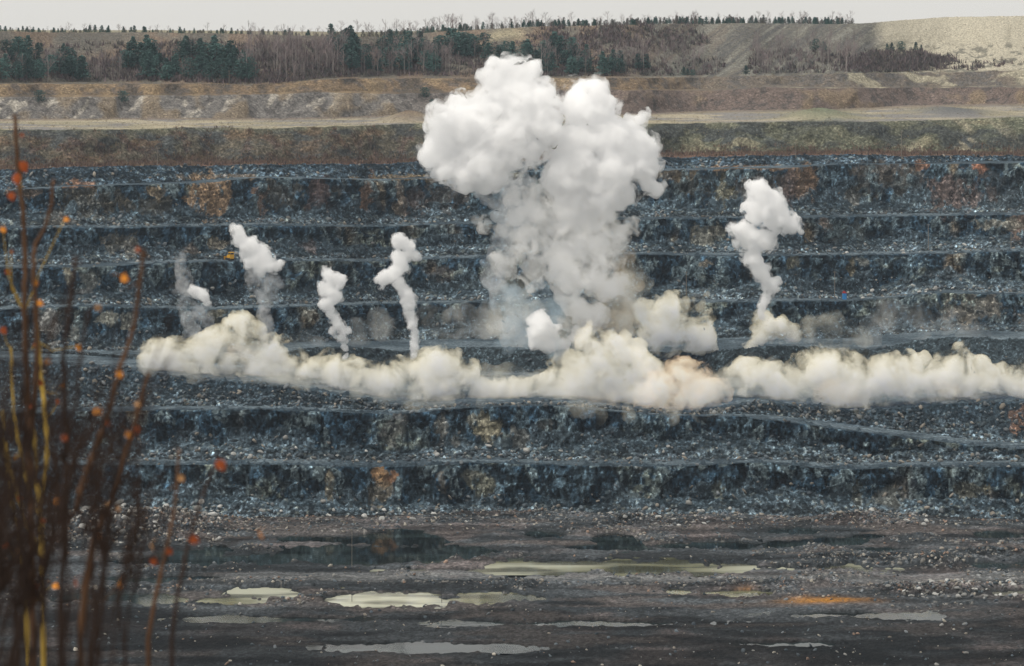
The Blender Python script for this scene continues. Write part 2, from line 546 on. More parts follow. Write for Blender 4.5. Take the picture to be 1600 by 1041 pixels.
# puddle hollows: (column, row, half width, half height, turbidity)
PUD = [(565,868,225,14,0),(420,874,130,10,0),(250,876,70,6,0),(612,842,70,11,0),(725,862,60,7,0),(500,842,60,5,0),(855,836,45,6,0),(950,842,30,7,0),(930,855,55,4,0),
       (870,884,150,5,1),(760,891,130,4.5,1),(1000,886,170,8,0.5),(1215,888,125,6,1),(640,892,80,4,1),(1290,888,60,6,0.5),(620,876,40,4,0),
       (420,926,95,10,1),(600,935,110,9,1),(340,938,70,6,0.5),(720,930,50,4,0.5),(500,918,60,4,0.5),(1120,852,60,4,0),(1225,851,38,6,0),(1300,846,62,8,0),(1240,830,50,6,0),(1370,838,40,4,0),
       (1570,836,70,6,0),(1570,884,60,7,0),(1580,928,40,7,1),(1150,926,90,4,0.5),(760,936,80,6,0.5),(300,868,60,8,0),(300,905,90,5,0),(200,935,90,8,0),(1560,860,40,4,0),(1400,858,60,3,0),
       (420,968,120,5,0),(900,975,150,5,0),(1350,962,100,5,0),(650,1012,140,6,0),(1250,1008,120,6,0)]
wob = 0.55 * fn * 4 + 0.5 * (fbm(flatP * np.array([0.12, 0.06, 0.0]), 3, 131).reshape(shp) - 0.5) * 4 + 0.5 * (fbm(flatP * np.array([0.5, 0.22, 0.0]), 3, 133).reshape(shp) - 0.5) * 2.4
hol = np.zeros(shp)
for (u, y, ru, ry, tb) in PUD:
    r2 = np.sqrt(((UU - u) / ru) ** 2 + ((YPX - y) / ry) ** 2) + (0.95 if tb > .4 else 0.6) * wob
    hol = np.maximum(hol, sstep(1.25, 0.75, r2))
disp = np.where(fl, disp * (1 - 0.8 * hol) + 0.35 * (1 - hol) - 0.75 * hol, disp)
wrow = fbm(np.stack([UU.ravel() / 9.0, SEGI.ravel() * 5.3, np.zeros(UU.size)], 1), 4, 141).reshape(shp)
edge = isin('berm1', 'berm2', 'berm4', 'berm5', 'berm6', 'platform')
wid = np.clip((D - np.take_along_axis(D, np.maximum.accumulate(np.where(np.diff(SEGI, axis=0, prepend=SEGI[:1]) != 0, np.arange(NV)[:, None], 0), axis=0), axis=0)) / 2.6, 0, 1)
disp += np.where(edge, np.sin(np.pi * wid) * (0.15 + 3.4 * np.clip(wrow - 0.46, 0, 1)) * (0.5 + rub_id), 0)
# spoil ridge gets coarse lumps
disp += np.where(isin('ridge'), 1.6 * mid * np.sin(np.pi * TT * 0.9), 0)
P2 = P + Nn * disp[..., None]
WATER_Z = ZF - 0.12

# ---- ground colours
def mix(a, b, t):
    t = np.clip(t, 0, 1)[..., None]
    return a * (1 - t) + np.asarray(b, float) * t
n1 = fbm(flatP * np.array([0.045, 0.045, 0.06]), 4, 201).reshape(shp)
n2 = fbm(flatP * np.array([0.26, 0.26, 0.11]), 5, 211).reshape(shp)
n3 = fbm(flatP * 0.5, 3, 221).reshape(shp)
col = np.zeros(shp + (3,))
col[:] = (0.10, 0.11, 0.115)
face_c = mix(np.broadcast_to(np.array([0.020, 0.034, 0.049]), shp + (3,)), (0.07, 0.09, 0.105), sstep(0.45, 0.75, n2))
face_c = face_c * (0.55 + 0.9 * blk_id)[..., None]
face_c = mix(face_c, (0.20, 0.19, 0.15), sstep(0.60, 0.74, n1) * sstep(0.35, 0.6, n3) * 0.8)
face_c = mix(face_c, (0.20, 0.13, 0.075), sstep(0.66, 0.8, fbm(flatP * np.array([0.08, 0.08, 0.03]), 3, 231).reshape(shp)) * 0.7)
# rubble sliding off the faces: fans of paler broken stone climb the lower part of a face
fan = fbm(np.stack([UU.ravel() / 42.0, SEGI.ravel() * 3.1, YPX.ravel() / 70.0], 1), 4, 235).reshape(shp)
fan_t = sstep(0.0, 0.12, np.clip(1.9 * (fan - 0.36), 0, 0.8) - TT)
crack = fbm(flatP * np.array([1.0, 1.0, 0.34]), 4, 237, 0.65).reshape(shp)
face_c = face_c * (0.3 + 1.7 * sstep(0.36, 0.68, crack))[..., None]
face_c = face_c * (0.55 + 0.9 * fac_id)[..., None]
face_c = mix(face_c, (0.15, 0.16, 0.155), sstep(0.73, 0.80, fac_id) * sstep(0.42, 0.55, crack) * 0.75)
face_c = mix(face_c, (0.085, 0.102, 0.118), fan_t * 0.85)

tal_c = np.broadcast_to(np.array([0.125, 0.145, 0.165]), shp + (3,)) * (0.25 + 2.2 * rub_id ** 2)[..., None]
tal_c = mix(tal_c, (0.26, 0.24, 0.20), sstep(0.86, 0.95, rub_id) * 0.8)
patchy = fbm(np.stack([UU.ravel() / 38.0, SEGI.ravel() * 4.1, YPX.ravel() / 12.0], 1), 4, 239).reshape(shp)
tal_c = tal_c * (0.40 + 0.85 * sstep(0.36, 0.62, patchy))[..., None]
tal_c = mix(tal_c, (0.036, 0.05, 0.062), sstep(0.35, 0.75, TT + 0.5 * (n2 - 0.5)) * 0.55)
berm_c = np.broadcast_to(np.array([0.13, 0.145, 0.16]), shp + (3,)) * (0.75 + 0.5 * n3)[..., None]
col = np.where(faces_[..., None], face_c, col)
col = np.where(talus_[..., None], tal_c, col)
berm_c = mix(berm_c, (0.05, 0.062, 0.075), sstep(0.42, 0.6, fbm(np.stack([UU.ravel() / 70.0, SEGI.ravel() * 2.7, YPX.ravel() / 4.0], 1), 4, 245).reshape(shp)) * 0.85)
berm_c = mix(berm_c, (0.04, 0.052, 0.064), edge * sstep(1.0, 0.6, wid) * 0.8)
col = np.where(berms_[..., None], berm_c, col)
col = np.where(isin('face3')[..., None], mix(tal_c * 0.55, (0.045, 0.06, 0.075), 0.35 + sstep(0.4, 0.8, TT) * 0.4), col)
col = np.where(isin('ridge', 'ridge_back')[..., None], np.broadcast_to(np.array([0.042, 0.05, 0.056]), shp + (3,)) * (0.5 + 1.1 * rub_id)[..., None], col)
col = np.where(isin('talus8')[..., None], tal_c * np.array([0.62, 0.68, 0.74]), col)
# floor: wet dark rock flour, violet-brown mud, pale stones
fl_c = mix(np.broadcast_to(np.array([0.060, 0.067, 0.073]), shp + (3,)), (0.112, 0.098, 0.096), sstep(0.50, 0.70, n1))
fl_c = mix(fl_c, (0.025, 0.03, 0.034), sstep(0.46, 0.6, fbm(flatP * np.array([0.03, 0.09, 0.0]), 4, 241).reshape(shp)) * 0.7)
str_ = fbm(flatP * np.array([0.045, 0.17, 0.0]), 5, 341).reshape(shp)
fl_c = fl_c * (0.5 + 1.0 * sstep(0.36, 0.66, str_))[..., None]
fl_c = mix(fl_c, (0.115, 0.10, 0.094), sstep(0.56, 0.68, fbm(flatP * np.array([0.03, 0.12, 0.0]), 4, 343).reshape(shp)) * 0.7)
clus = sstep(0.54, 0.66, fbm(flatP * np.array([0.06, 0.10, 0.0]), 4, 345).reshape(shp))
fl_c = fl_c * (0.6 + 0.7 * rub_id)[..., None]
fl_c = mix(fl_c, (0.24, 0.23, 0.21), sstep(0.90, 0.97, rub_id) * sstep(0.02, 0.5, bank + 0.4 * sstep(835, 805, YPX)))
fl_c = mix(fl_c, (0.20, 0.205, 0.205), np.exp(-((YPX - 905 - 3 * np.sin(UU / 170.0)) / 5.0) ** 2) * sstep(250, 420, UU) * (0.45 + 0.5 * sstep(0.35, 0.6, fbm(np.stack([UU.ravel() / 60.0, YPX.ravel() / 1.1, np.zeros(UU.size)], 1), 3, 243).reshape(shp))))
fl_c = mix(fl_c, (0.16, 0.165, 0.17), np.exp(-((YPX - 897 - 4 * np.sin(UU / 210.0)) / 1.6) ** 2) * sstep(250, 420, UU) * 0.7)
rut = np.abs(((YPX - 905 - 3 * np.sin(UU / 170.0)) / 2.2) % 1.0 - 0.5)
fl_c = mix(fl_c, (0.05, 0.054, 0.057), sstep(0.16, 0.06, rut) * np.exp(-((YPX - 905) / 6.0) ** 2) * 0.6)
fl_c = mix(fl_c, (0.42, 0.19, 0.03), np.exp(-((UU - 1290) / 62.0) ** 2 - ((YPX - 941) / 4.0) ** 2) * 0.9 + np.exp(-((UU - 1165) / 14.0) ** 2 - ((YPX - 925) / 4.0) ** 2) * 0.7)
fl_c = mix(fl_c, (0.028, 0.032, 0.034), sstep(0.0, 0.6, hol) * 0.85)
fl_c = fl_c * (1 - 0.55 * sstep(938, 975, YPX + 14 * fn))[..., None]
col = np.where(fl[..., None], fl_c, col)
# upper, weathered part
f9 = mix(np.broadcast_to(np.array([0.13, 0.115, 0.088]), shp + (3,)), (0.135, 0.142, 0.10), sstep(500, 1100, UU) * 0.8 + sstep(0.5, 0.7, n1) * 0.3)
f9 = mix(f9, (0.12, 0.085, 0.072), sstep(0.5, 0.66, n2) * sstep(1100, 600, UU) * 0.8)
f9 = mix(f9, (0.075, 0.085, 0.09), sstep(0.55, 0.68, fbm(flatP * np.array([0.07, 0.07, 0.09]), 4, 251).reshape(shp)) * 0.8)
f9 = mix(f9, (0.20, 0.20, 0.14), sstep(0.8, 1.0, TT) * 0.7)
pt9 = fbm(np.stack([UU.ravel() / 45.0, YPX.ravel() / 16.0, np.zeros(UU.size)], 1), 5, 255).reshape(shp)
f9 = mix(f9, (0.06, 0.066, 0.068), sstep(0.52, 0.66, pt9) * 0.8)
f9 = mix(f9, (0.18, 0.125, 0.08), sstep(0.44, 0.30, pt9) * sstep(950, 700, UU) * 0.7)
f9 = mix(f9, (0.27, 0.25, 0.17), sstep(0.42, 0.30, pt9) * sstep(950, 1150, UU) * 0.8)
slide = fbm(np.stack([(UU - YPX * 0.9).ravel() / 15.0, YPX.ravel() / 40.0, np.zeros(UU.size)], 1), 3, 257).reshape(shp)
f9 = mix(f9, (0.40, 0.36, 0.26), sstep(0.60, 0.72, slide) * np.exp(-((UU - 1450) / 110.0) ** 2) * 0.9)
f9 = f9 * (0.55 + 0.6 * rub_id)[..., None]
col = np.where(isin('face9')[..., None], f9, col)
col = np.where(isin('berm8')[..., None], mix(np.broadcast_to(np.array([0.13, 0.085, 0.07]), shp + (3,)), (0.19, 0.11, 0.07), n2), col)
te = mix(np.broadcast_to(np.array([0.30, 0.27, 0.19]), shp + (3,)), (0.22, 0.21, 0.20), sstep(0.35, 0.6, fbm(np.stack([UU.ravel() / 60.0, YPX.ravel() / 2.2, np.zeros(UU.size)], 1), 4, 261).reshape(shp)))
te = mix(te, (0.40, 0.35, 0.25), sstep(0.5, 0.65, fbm(np.stack([UU.ravel() / 90.0, YPX.ravel() / 3.0, np.ones(UU.size)], 1), 3, 271).reshape(shp)) * 0.8)
te = mix(te, (0.19, 0.15, 0.12), sstep(0.72, 0.95, TT) * 0.8)
te = mix(te, (0.15, 0.17, 0.11), bump_at(1285, 182, 48, 9, 1.0))
te = mix(te, (0.17, 0.125, 0.09), bump_at(640, 186, 36, 6, 1.0))
te = mix(te, (0.12, 0.125, 0.125), bump_at(1490, 176, 60, 5, 1.0))
col = np.where(terr[..., None], te, col)
s10 = mix(np.broadcast_to(np.array([0.165, 0.155, 0.145]), shp + (3,)), (0.15, 0.112, 0.095), sstep(550, 900, UU) * 0.85)
s10 = mix(s10, (0.38, 0.35, 0.30), sstep(0.62, 0.72, fbm(np.stack([(UU + YPX * 0.7).ravel() / 13.0, YPX.ravel() / 18.0, np.zeros(UU.size)], 1), 3, 281).reshape(shp)) * sstep(750, 500, UU) * 0.8)
s10 = mix(s10, (0.075, 0.068, 0.065), sstep(0.5, 0.66, n2) * 0.7)
s10 = mix(s10, (0.24, 0.18, 0.11), sstep(0.52, 0.68, gul + 0.5) * 0.55)
col = np.where(isin('slope10')[..., None], s10, col)
s11 = mix(np.broadcast_to(np.array([0.20, 0.145, 0.095]), shp + (3,)), (0.12, 0.10, 0.085), sstep(0.45, 0.62, n2))
s11 = mix(s11, (0.27, 0.20, 0.12), sstep(0.5, 0.68, gul + 0.5) * 0.7)
s11 = mix(s11, (0.075, 0.068, 0.062), sstep(0.48, 0.34, gul + 0.5) * 0.7)
s11 = mix(s11, (0.13, 0.125, 0.12), sstep(1000, 1150, UU) * 0.6)
s11 = mix(s11, (0.34, 0.31, 0.23), sstep(0.6, 0.7, n1) * sstep(1150, 1300, UU) * 0.9)
col = np.where(isin('slope11', 'berm10')[..., None], s11, col)
wd = mix(np.broadcast_to(np.array([0.155, 0.135, 0.11]), shp + (3,)), (0.165, 0.16, 0.138), sstep(900, 1100, UU) * 0.8 + sstep(0.5, 0.7, n1) * 0.4)
wd = mix(wd, (0.10, 0.095, 0.085), sstep(0.5, 0.65, gul + 0.5) * 0.6)
wd = mix(wd, (0.20, 0.14, 0.10), sstep(0.5, 0.38, gul + 0.5) * sstep(1300, 900, UU) * 0.6)
rill = fbm(np.stack([(UU + 1.4 * YPX).ravel() / 9.0, YPX.ravel() / 60.0, np.zeros(UU.size)], 1), 4, 295).reshape(shp)
wd = mix(wd, (0.21, 0.205, 0.178), sstep(0.5, 0.66, rill) * sstep(950, 1080, UU) * 0.8)
wd = mix(wd, (0.095, 0.092, 0.09), sstep(0.5, 0.36, rill) * sstep(950, 1080, UU) * 0.7)
wd = mix(wd, (0.43, 0.395, 0.31), sstep(1362, 1392, UU + 20 * (n3 - 0.5) + np.clip(108 - YPX, 0, 80) * 0.1) * sstep(118, 108, YPX + 6 * (n2 - 0.5)))
wd = mix(wd, (0.10, 0.10, 0.085), sstep(1362, 1392, UU) * sstep(62, 75, YPX) * sstep(0.56, 0.64, fbm(np.stack([UU.ravel() / 9.0, YPX.ravel() / 4.0, np.zeros(UU.size)], 1), 3, 291).reshape(shp)) * 0.7)
wd = mix(wd, (0.33, 0.29, 0.2), bump_at(800, 52, 22, 9, 1.0) + bump_at(775, 58, 14, 8, 0.8))
col = np.where(isin('wooded', 'berm11')[..., None], wd, col)
col = np.where(isin('plateau')[..., None], mix(np.broadcast_to(np.array([0.24, 0.215, 0.14]), shp + (3,)), (0.43, 0.395, 0.31), sstep(1350, 1400, UU)), col)
rocky = (faces_ | talus_ | berms_)
cool = np.where(rocky[..., None], np.array([0.88, 1.03, 1.08]), 1.0) * np.where(faces_[..., None], 1.12, 1.0)
col = col * cool
# coloured beds and fresh scars: (column, row, half width, half height, colour, strength)
SCAR = [(150,315,40,20,(0.16,0.135,0.09),.6),(90,340,30,12,(0.13,0.115,0.09),.6),(440,300,30,20,(0.13,0.12,0.095),.6),(700,305,30,18,(0.12,0.10,0.08),.6),(1180,285,40,16,(0.13,0.105,0.08),.6),(1400,285,50,18,(0.11,0.105,0.09),.6),(1380,265,40,10,(0.15,0.12,0.09),.6),(230,320,30,14,(0.17,0.15,0.11),.6),(1075,292,26,16,(0.12,0.11,0.08),.5),(1040,275,30,10,(0.22,0.15,0.07),.5),(1180,262,60,4,(0.30,0.17,0.07),.8),(640,278,60,4,(0.28,0.19,0.08),.8),(340,276,50,4,(0.24,0.16,0.08),.7),(330,306,26,26,(0.34,0.21,0.10),1),(345,322,9,14,(0.30,0.19,0.10),1),(405,318,9,22,(0.22,0.13,0.08),.9),(243,300,14,10,(0.28,0.2,0.1),.7),(120,287,22,5,(0.28,0.14,0.07),.9),(30,300,25,6,(0.2,0.14,0.09),.7),
 (1490,300,40,24,(0.16,0.115,0.10),1),(1525,263,9,6,(0.36,0.14,0.06),1),(1442,258,9,6,(0.30,0.15,0.08),.9),(1255,288,14,24,(0.24,0.14,0.07),.9),(1235,292,10,22,(0.15,0.1,0.08),.8),(1133,300,12,20,(0.2,0.17,0.08),.7),(1335,305,10,14,(0.2,0.17,0.12),.6),(1600,350,20,16,(0.25,0.16,0.11),.8),
 (573,300,8,22,(0.24,0.13,0.07),.9),(625,305,8,26,(0.26,0.2,0.14),.8),(650,315,16,20,(0.12,0.09,0.08),.8),(500,305,12,24,(0.12,0.075,0.065),.8),
 (757,664,17,17,(0.34,0.31,0.2),1),(740,655,10,10,(0.3,0.3,0.24),.8),(815,682,15,17,(0.23,0.24,0.22),.9),(690,668,12,14,(0.27,0.26,0.22),.8),(712,690,9,9,(0.25,0.25,0.22),.8),(850,662,12,10,(0.16,0.17,0.16),.8),(615,672,20,20,(0.14,0.14,0.13),.7),
 (600,745,14,12,(0.40,0.22,0.08),1),(615,745,8,10,(0.35,0.17,0.07),1),(600,770,20,16,(0.20,0.16,0.10),.8),(760,760,18,14,(0.26,0.26,0.18),.9),(745,742,16,8,(0.2,0.2,0.15),.8),(690,750,8,14,(0.22,0.2,0.16),.7),(515,755,7,20,(0.3,0.25,0.15),.7),
 (1395,776,24,13,(0.115,0.125,0.115),1),(1340,765,8,18,(0.13,0.13,0.10),.7),(1510,765,30,10,(0.16,0.14,0.08),.7),(1125,765,14,12,(0.14,0.14,0.09),.6),(1593,655,12,17,(0.24,0.13,0.08),1),
 (78,508,14,24,(0.30,0.30,0.28),1),(170,498,14,11,(0.30,0.30,0.24),.9),(205,498,14,12,(0.28,0.28,0.23),.9),(120,520,8,14,(0.24,0.25,0.22),.8),(340,490,14,8,(0.22,0.2,0.13),.7),
 (195,383,26,14,(0.22,0.2,0.15),.7),(335,380,14,7,(0.26,0.22,0.15),.9),(300,390,10,8,(0.2,0.15,0.11),.7),(490,385,14,10,(0.16,0.12,0.11),.7),(105,430,6,14,(0.28,0.26,0.18),.8),(140,437,14,12,(0.22,0.23,0.2),.7),(130,455,12,5,(0.3,0.31,0.3),.7),
 (1104,368,24,14,(0.18,0.175,0.135),.9),(1290,355,15,12,(0.17,0.13,0.10),.8),(1560,350,32,9,(0.26,0.25,0.2),.9),(1330,365,18,12,(0.12,0.15,0.15),.8),(1235,411,10,10,(0.2,0.19,0.13),.8),(1330,420,7,14,(0.2,0.17,0.1),.8),(1350,408,9,5,(0.27,0.28,0.25),.9),(1100,415,10,8,(0.2,0.17,0.12),.7),
 (1530,482,40,16,(0.24,0.22,0.18),.8),(1200,492,6,14,(0.2,0.17,0.1),.6),(690,428,20,12,(0.13,0.11,0.095),.6),(1565,300,30,26,(0.08,0.09,0.09),.4)]
sw = 1.2 * (crack - 0.5) + 1.2 * (n2 - 0.5) + 0.9 * (fac_id - 0.5) + 0.6 * (blk_id - 0.5)
for (u, y, ru, ry, c, st) in SCAR:
    lo, hi = np.searchsorted(U, [u - 2.2 * ru, u + 2.2 * ru])
    sl = (slice(None), slice(lo, hi))
    r2 = np.sqrt(((UU[sl] - u) / ru) ** 2 + ((YPX[sl] - y) / ry) ** 2)
    wgt = sstep(1.25, 0.8, r2 + sw[sl]) * st * ~(fl | berms_)[sl]
    cg = np.array(c) * 0.72 + np.mean(c) * 0.24
    col[sl] = mix(col[sl], cg, wgt * (0.8 + 0.2 * blk_id[sl]))
col = np.clip(col, 0.005, 0.6)
spk = np.where(talus_, 0.95, 0.0) + faces_ * (0.75 + 0.25 * fan_t) + berms_ * 0.4 + fl * (0.25 + 0.6 * np.minimum(bank, 1) + 0.5 * sstep(835, 805, YPX)) + isin('face9') * 0.35 + isin('slope10', 'slope11') * 0.3 + isin('wooded') * 0.25 * (UU < 1370)
spk = np.clip(spk, 0, 1) * (1 - hol * fl)

ii = np.arange((NV - 1) * NU).reshape(NV - 1, NU)[:, :-1].ravel()
quads = np.stack([ii, ii + 1, ii + NU + 1, ii + NU], 1)
tag(link('quarry_terrain', mesh_np('quarry_terrain', P2.reshape(-1, 3), quads, M['terrain'], np.concatenate([col.reshape(-1, 3), spk.reshape(-1, 1)], 1))), kind='structure')

# near rim under the camera and the slope below it, down to the floor
prof = [(-80, -1.5), (-20, -1.6), (0, -1.7), (3.5, -1.75), (8, -4.6), (20, -14), (60, -48), (120, -100), (200, ZF - 1.5), (320, ZF - 1.2), (470, ZF - 0.8), (640.0, ZF - 0.2)]
py_ = np.concatenate([np.linspace(a[0], b[0], 14, endpoint=False) for a, b in zip(prof, prof[1:])] + [[640.0]])
pz_ = np.interp(py_, [a for a, b in prof], [b for a, b in prof])
px_ = np.linspace(-420, 420, 160)
gx, gy = np.meshgrid(px_, py_)
gz = np.repeat(pz_[:, None], len(px_), 1)
gp = np.stack([gx, gy, gz], -1).reshape(-1, 3)
gz = gz + ((fbm(gp * 0.08, 4, 301) - 0.5).reshape(gz.shape) * np.clip((gy - 6) / 20, 0, 1) * 3.0)
gp[:, 2] = np.minimum(gz, np.where(gy > 180, ZF - 0.3, 99)).ravel()
gc = np.where((gy.ravel() < 12)[:, None], np.array([[0.09, 0.075, 0.045]]), np.array([[0.09, 0.095, 0.10]])) * (0.6 + 0.8 * fbm(gp * 0.6, 3, 311))[:, None]
k = np.arange((len(py_) - 1) * len(px_)).reshape(len(py_) - 1, len(px_))[:, :-1].ravel()
tag(link('near_slope_ground', mesh_np('near_slope_ground', gp, np.stack([k, k + 1, k + len(px_) + 1, k + len(px_)], 1), M['terrain'], np.concatenate([gc, np.full((len(gc), 1), .3)], 1))), kind='structure')

# ------------------------------------------------------------------ water standing on the floor
def water_mat(name, rough):
    m, n, l = new_mat(name)
    out = n.new('ShaderNodeOutputMaterial')
    p = n.new('ShaderNodeBsdfPrincipled')
    l.new(p.outputs[0], out.inputs['Surface'])
    at = n.new('ShaderNodeAttribute')
    at.attribute_name = 'Col'
    l.new(at.outputs['Color'], p.inputs['Base Color'])
    p.inputs['Roughness'].default_value = rough
    p.inputs['IOR'].default_value = 1.33
    tc = n.new('ShaderNodeTexCoord')
    nb = n.new('ShaderNodeTexNoise')
    nb.inputs['Scale'].default_value = 0.5
    nb.inputs['Detail'].default_value = 3
    l.new(tc.outputs['Object'], nb.inputs['Vector'])
    bp = n.new('ShaderNodeBump')
    bp.inputs['Distance'].default_value = 0.02
    bp.inputs['Strength'].default_value = 0.6
    l.new(nb.outputs['Fac'], bp.inputs['Height'])
    l.new(bp.outputs[0], p.inputs['Normal'])
    return m
def grid_pt(u, y):
    """a point of the flat floor"""
    d = -ZF * FPX / (y - YH)
    return (u - UC) / FPX * d, d
# one water surface cut into tiles, each tile takes the turbidity of the hollow it lies in
wx, wy = np.meshgrid(np.linspace(-330, 330, 441), np.linspace(645, 912, 268))
cu = UC + wx / wy * FPX
cyp = YH - ZF / wy * FPX
tb_best = np.zeros(wx.shape)
dist = np.full(wx.shape, 9.0)
for (u, y, ru, ry, tb) in PUD:
    r2 = np.sqrt(((cu - u) / ru) ** 2 + ((cyp - y) / ry) ** 2)
    m_ = r2 < dist
    dist[m_] = r2[m_]
    tb_best[m_] = tb
vid = np.arange(wx.size).reshape(wx.shape)
q = np.stack([vid[:-1, :-1], vid[:-1, 1:], vid[1:, 1:], vid[1:, :-1]], -1).reshape(-1, 4)
keep = (dist[:-1, :-1] < 1.9).ravel()
wv = np.stack([wx, wy, np.full(wx.shape, WATER_Z)], -1).reshape(-1, 3)
num, den_ = np.zeros(wx.shape), np.full(wx.shape, 1e-9)
for (u, y, ru, ry, tb) in PUD:
    w_ = np.exp(-3.0 * np.sqrt(((cu - u) / ru) ** 2 + ((cyp - y) / ry) ** 2))
    num += w_ * tb
    den_ += w_
tb_s = (num / den_)[..., None]
murk = np.where(tb_s < .5, np.array([0.012, 0.018, 0.018]) + (np.array([0.10, 0.10, 0.06]) - np.array([0.012, 0.018, 0.018])) * tb_s * 2,
                np.array([0.10, 0.10, 0.06]) + (np.array([0.29, 0.295, 0.235]) - np.array([0.10, 0.10, 0.06])) * (tb_s * 2 - 1)).reshape(-1, 3)
mk = fbm(wv * np.array([0.05, 0.22, 0]), 4, 331)
murk = murk * (0.45 + 1.1 * sstep(0.35, 0.62, mk))[:, None]
used, inv = np.unique(q[keep], return_inverse=True)
tag(link('puddle_water', mesh_np('puddle_water', wv[used], inv.reshape(-1, 4), water_mat('murky_water', 0.04), murk[used])), kind='structure')

# ------------------------------------------------------------------ blast smoke and dust
def smoke_mat(name, color, density, shell=0.04, wisp=0.0, lo=0.42, hi=0.70):
    m, n, l = new_mat(name)
    out = n.new('ShaderNodeOutputMaterial')
    vs = n.new('ShaderNodeVolumeScatter')
    vs.inputs['Color'].default_value = color + (1,)
    vs.inputs['Density'].default_value = density
    vs.inputs['Anisotropy'].default_value = 0.0
    l.new(vs.outputs[0], out.inputs['Volume'])
    if wisp:
        tc = n.new('ShaderNodeTexCoord')
        nz = n.new('ShaderNodeTexNoise')
        nz.inputs['Scale'].default_value = wisp
        nz.inputs['Detail'].default_value = 6
        nz.inputs['Roughness'].default_value = 0.64
        nz.inputs['Distortion'].default_value = 0.4
        l.new(tc.outputs['Object'], nz.inputs['Vector'])
        mr = n.new('ShaderNodeMapRange')
        mr.interpolation_type = 'SMOOTHSTEP'
        mr.inputs['From Min'].default_value = lo
        mr.inputs['From Max'].default_value = hi
        mr.inputs['To Max'].default_value = density
        l.new(nz.outputs['Fac'], mr.inputs['Value'])
        l.new(mr.outputs['Result'], vs.inputs['Density'])
    tr = n.new('ShaderNodeBsdfTransparent')
    df = n.new('ShaderNodeBsdfDiffuse')
    df.inputs['Color'].default_value = tuple(0.9 * c for c in color) + (1,)
    mx = n.new('ShaderNodeMixShader')
    mx.inputs['Fac'].default_value = shell
    l.new(tr.outputs[0], mx.inputs[1])
    l.new(df.outputs[0], mx.inputs[2])
    l.new(mx.outputs[0], out.inputs['Surface'])
    return m

def terrain_depth(u, y, lo=None, hi=None):
    """distance and height of the first ground seen at a photo pixel"""
    iu = int(np.argmin(np.abs(U - u)))
    d, z = P2[:, iu, 1], P2[:, iu, 2]
    rows = YH - z / d * FPX
    vis = np.minimum.accumulate(rows)
    k = int(np.argmax(rows <= y))
    return float(d[k]), float(z[k])

_ico = None
def blob_mesh(spheres, voxel, seed, billow, fine):
    """cauliflower surface round a set of balls ((x, y, z, r) in metres)"""
    global _ico
    if _ico is None:
        bm = bmesh.new()
        bmesh.ops.create_icosphere(bm, subdivisions=2, radius=1)
        bm.verts.ensure_lookup_table()
        _ico = (np.array([v.co[:] for v in bm.verts], np.float32), np.array([[v.index for v in f.verts] for f in bm.faces], np.int32))
        bm.free()
    vs, fs = [], []
    for i, (x, y, z, r) in enumerate(spheres):
        vs.append(_ico[0] * r + np.array([x, y, z], np.float32))
        fs.append(_ico[1] + i * len(_ico[0]))
    me = mesh_np('tmp', np.concatenate(vs), np.concatenate(fs))
    ob = link('tmp', me)
    md = ob.modifiers.new('r', 'REMESH')
    md.mode = 'VOXEL'
    md.voxel_size = voxel
    dg = bpy.context.evaluated_depsgraph_get()
    new = bpy.data.meshes.new_from_object(ob.evaluated_get(dg))
    bpy.data.objects.remove(ob)
    bpy.data.meshes.remove(me)
    nv = len(new.vertices)
    co = np.empty(nv * 3, np.float32)
    new.vertices.foreach_get('co', co)
    co = co.reshape(-1, 3)
    no = np.empty(nv * 3, np.float32)
    new.vertices.foreach_get('normal', no)
    no = no.reshape(-1, 3)
    disp = np.zeros(nv, np.float32)
    sc, am = billow * 0.6, billow * 0.17
    q = co + np.stack([fbm(co / billow, 2, seed + 300 + a) - 0.5 for a in range(3)], 1) * billow * 0.5
    while sc > fine:
        f, _ = worley(q / sc, seed)
        disp += am * (1.0 - 1.6 * f * f)
        sc *= 0.5
        am *= 0.55
        seed += 9
    disp += am * 2.5 * (fbm(q / (fine * 1.6), 3, seed) - 0.5)
    co = co + no * disp[:, None]
    # turbulence carries the surface sideways so that no ball stays round
    for k, (wl, amp) in enumerate(((billow * 1.6, 0.55), (billow * 0.6, 0.3), (billow * 0.25, 0.14))):
        co = co + np.stack([fbm(co / wl, 2, seed + 400 + a + 7 * k) - 0.5 for a in range(3)], 1) * (billow * amp)
    new.vertices.foreach_set('co', co.ravel())
    new.polygons.foreach_set('use_smooth', [True] * len(new.polygons))
    new.update()
    return new

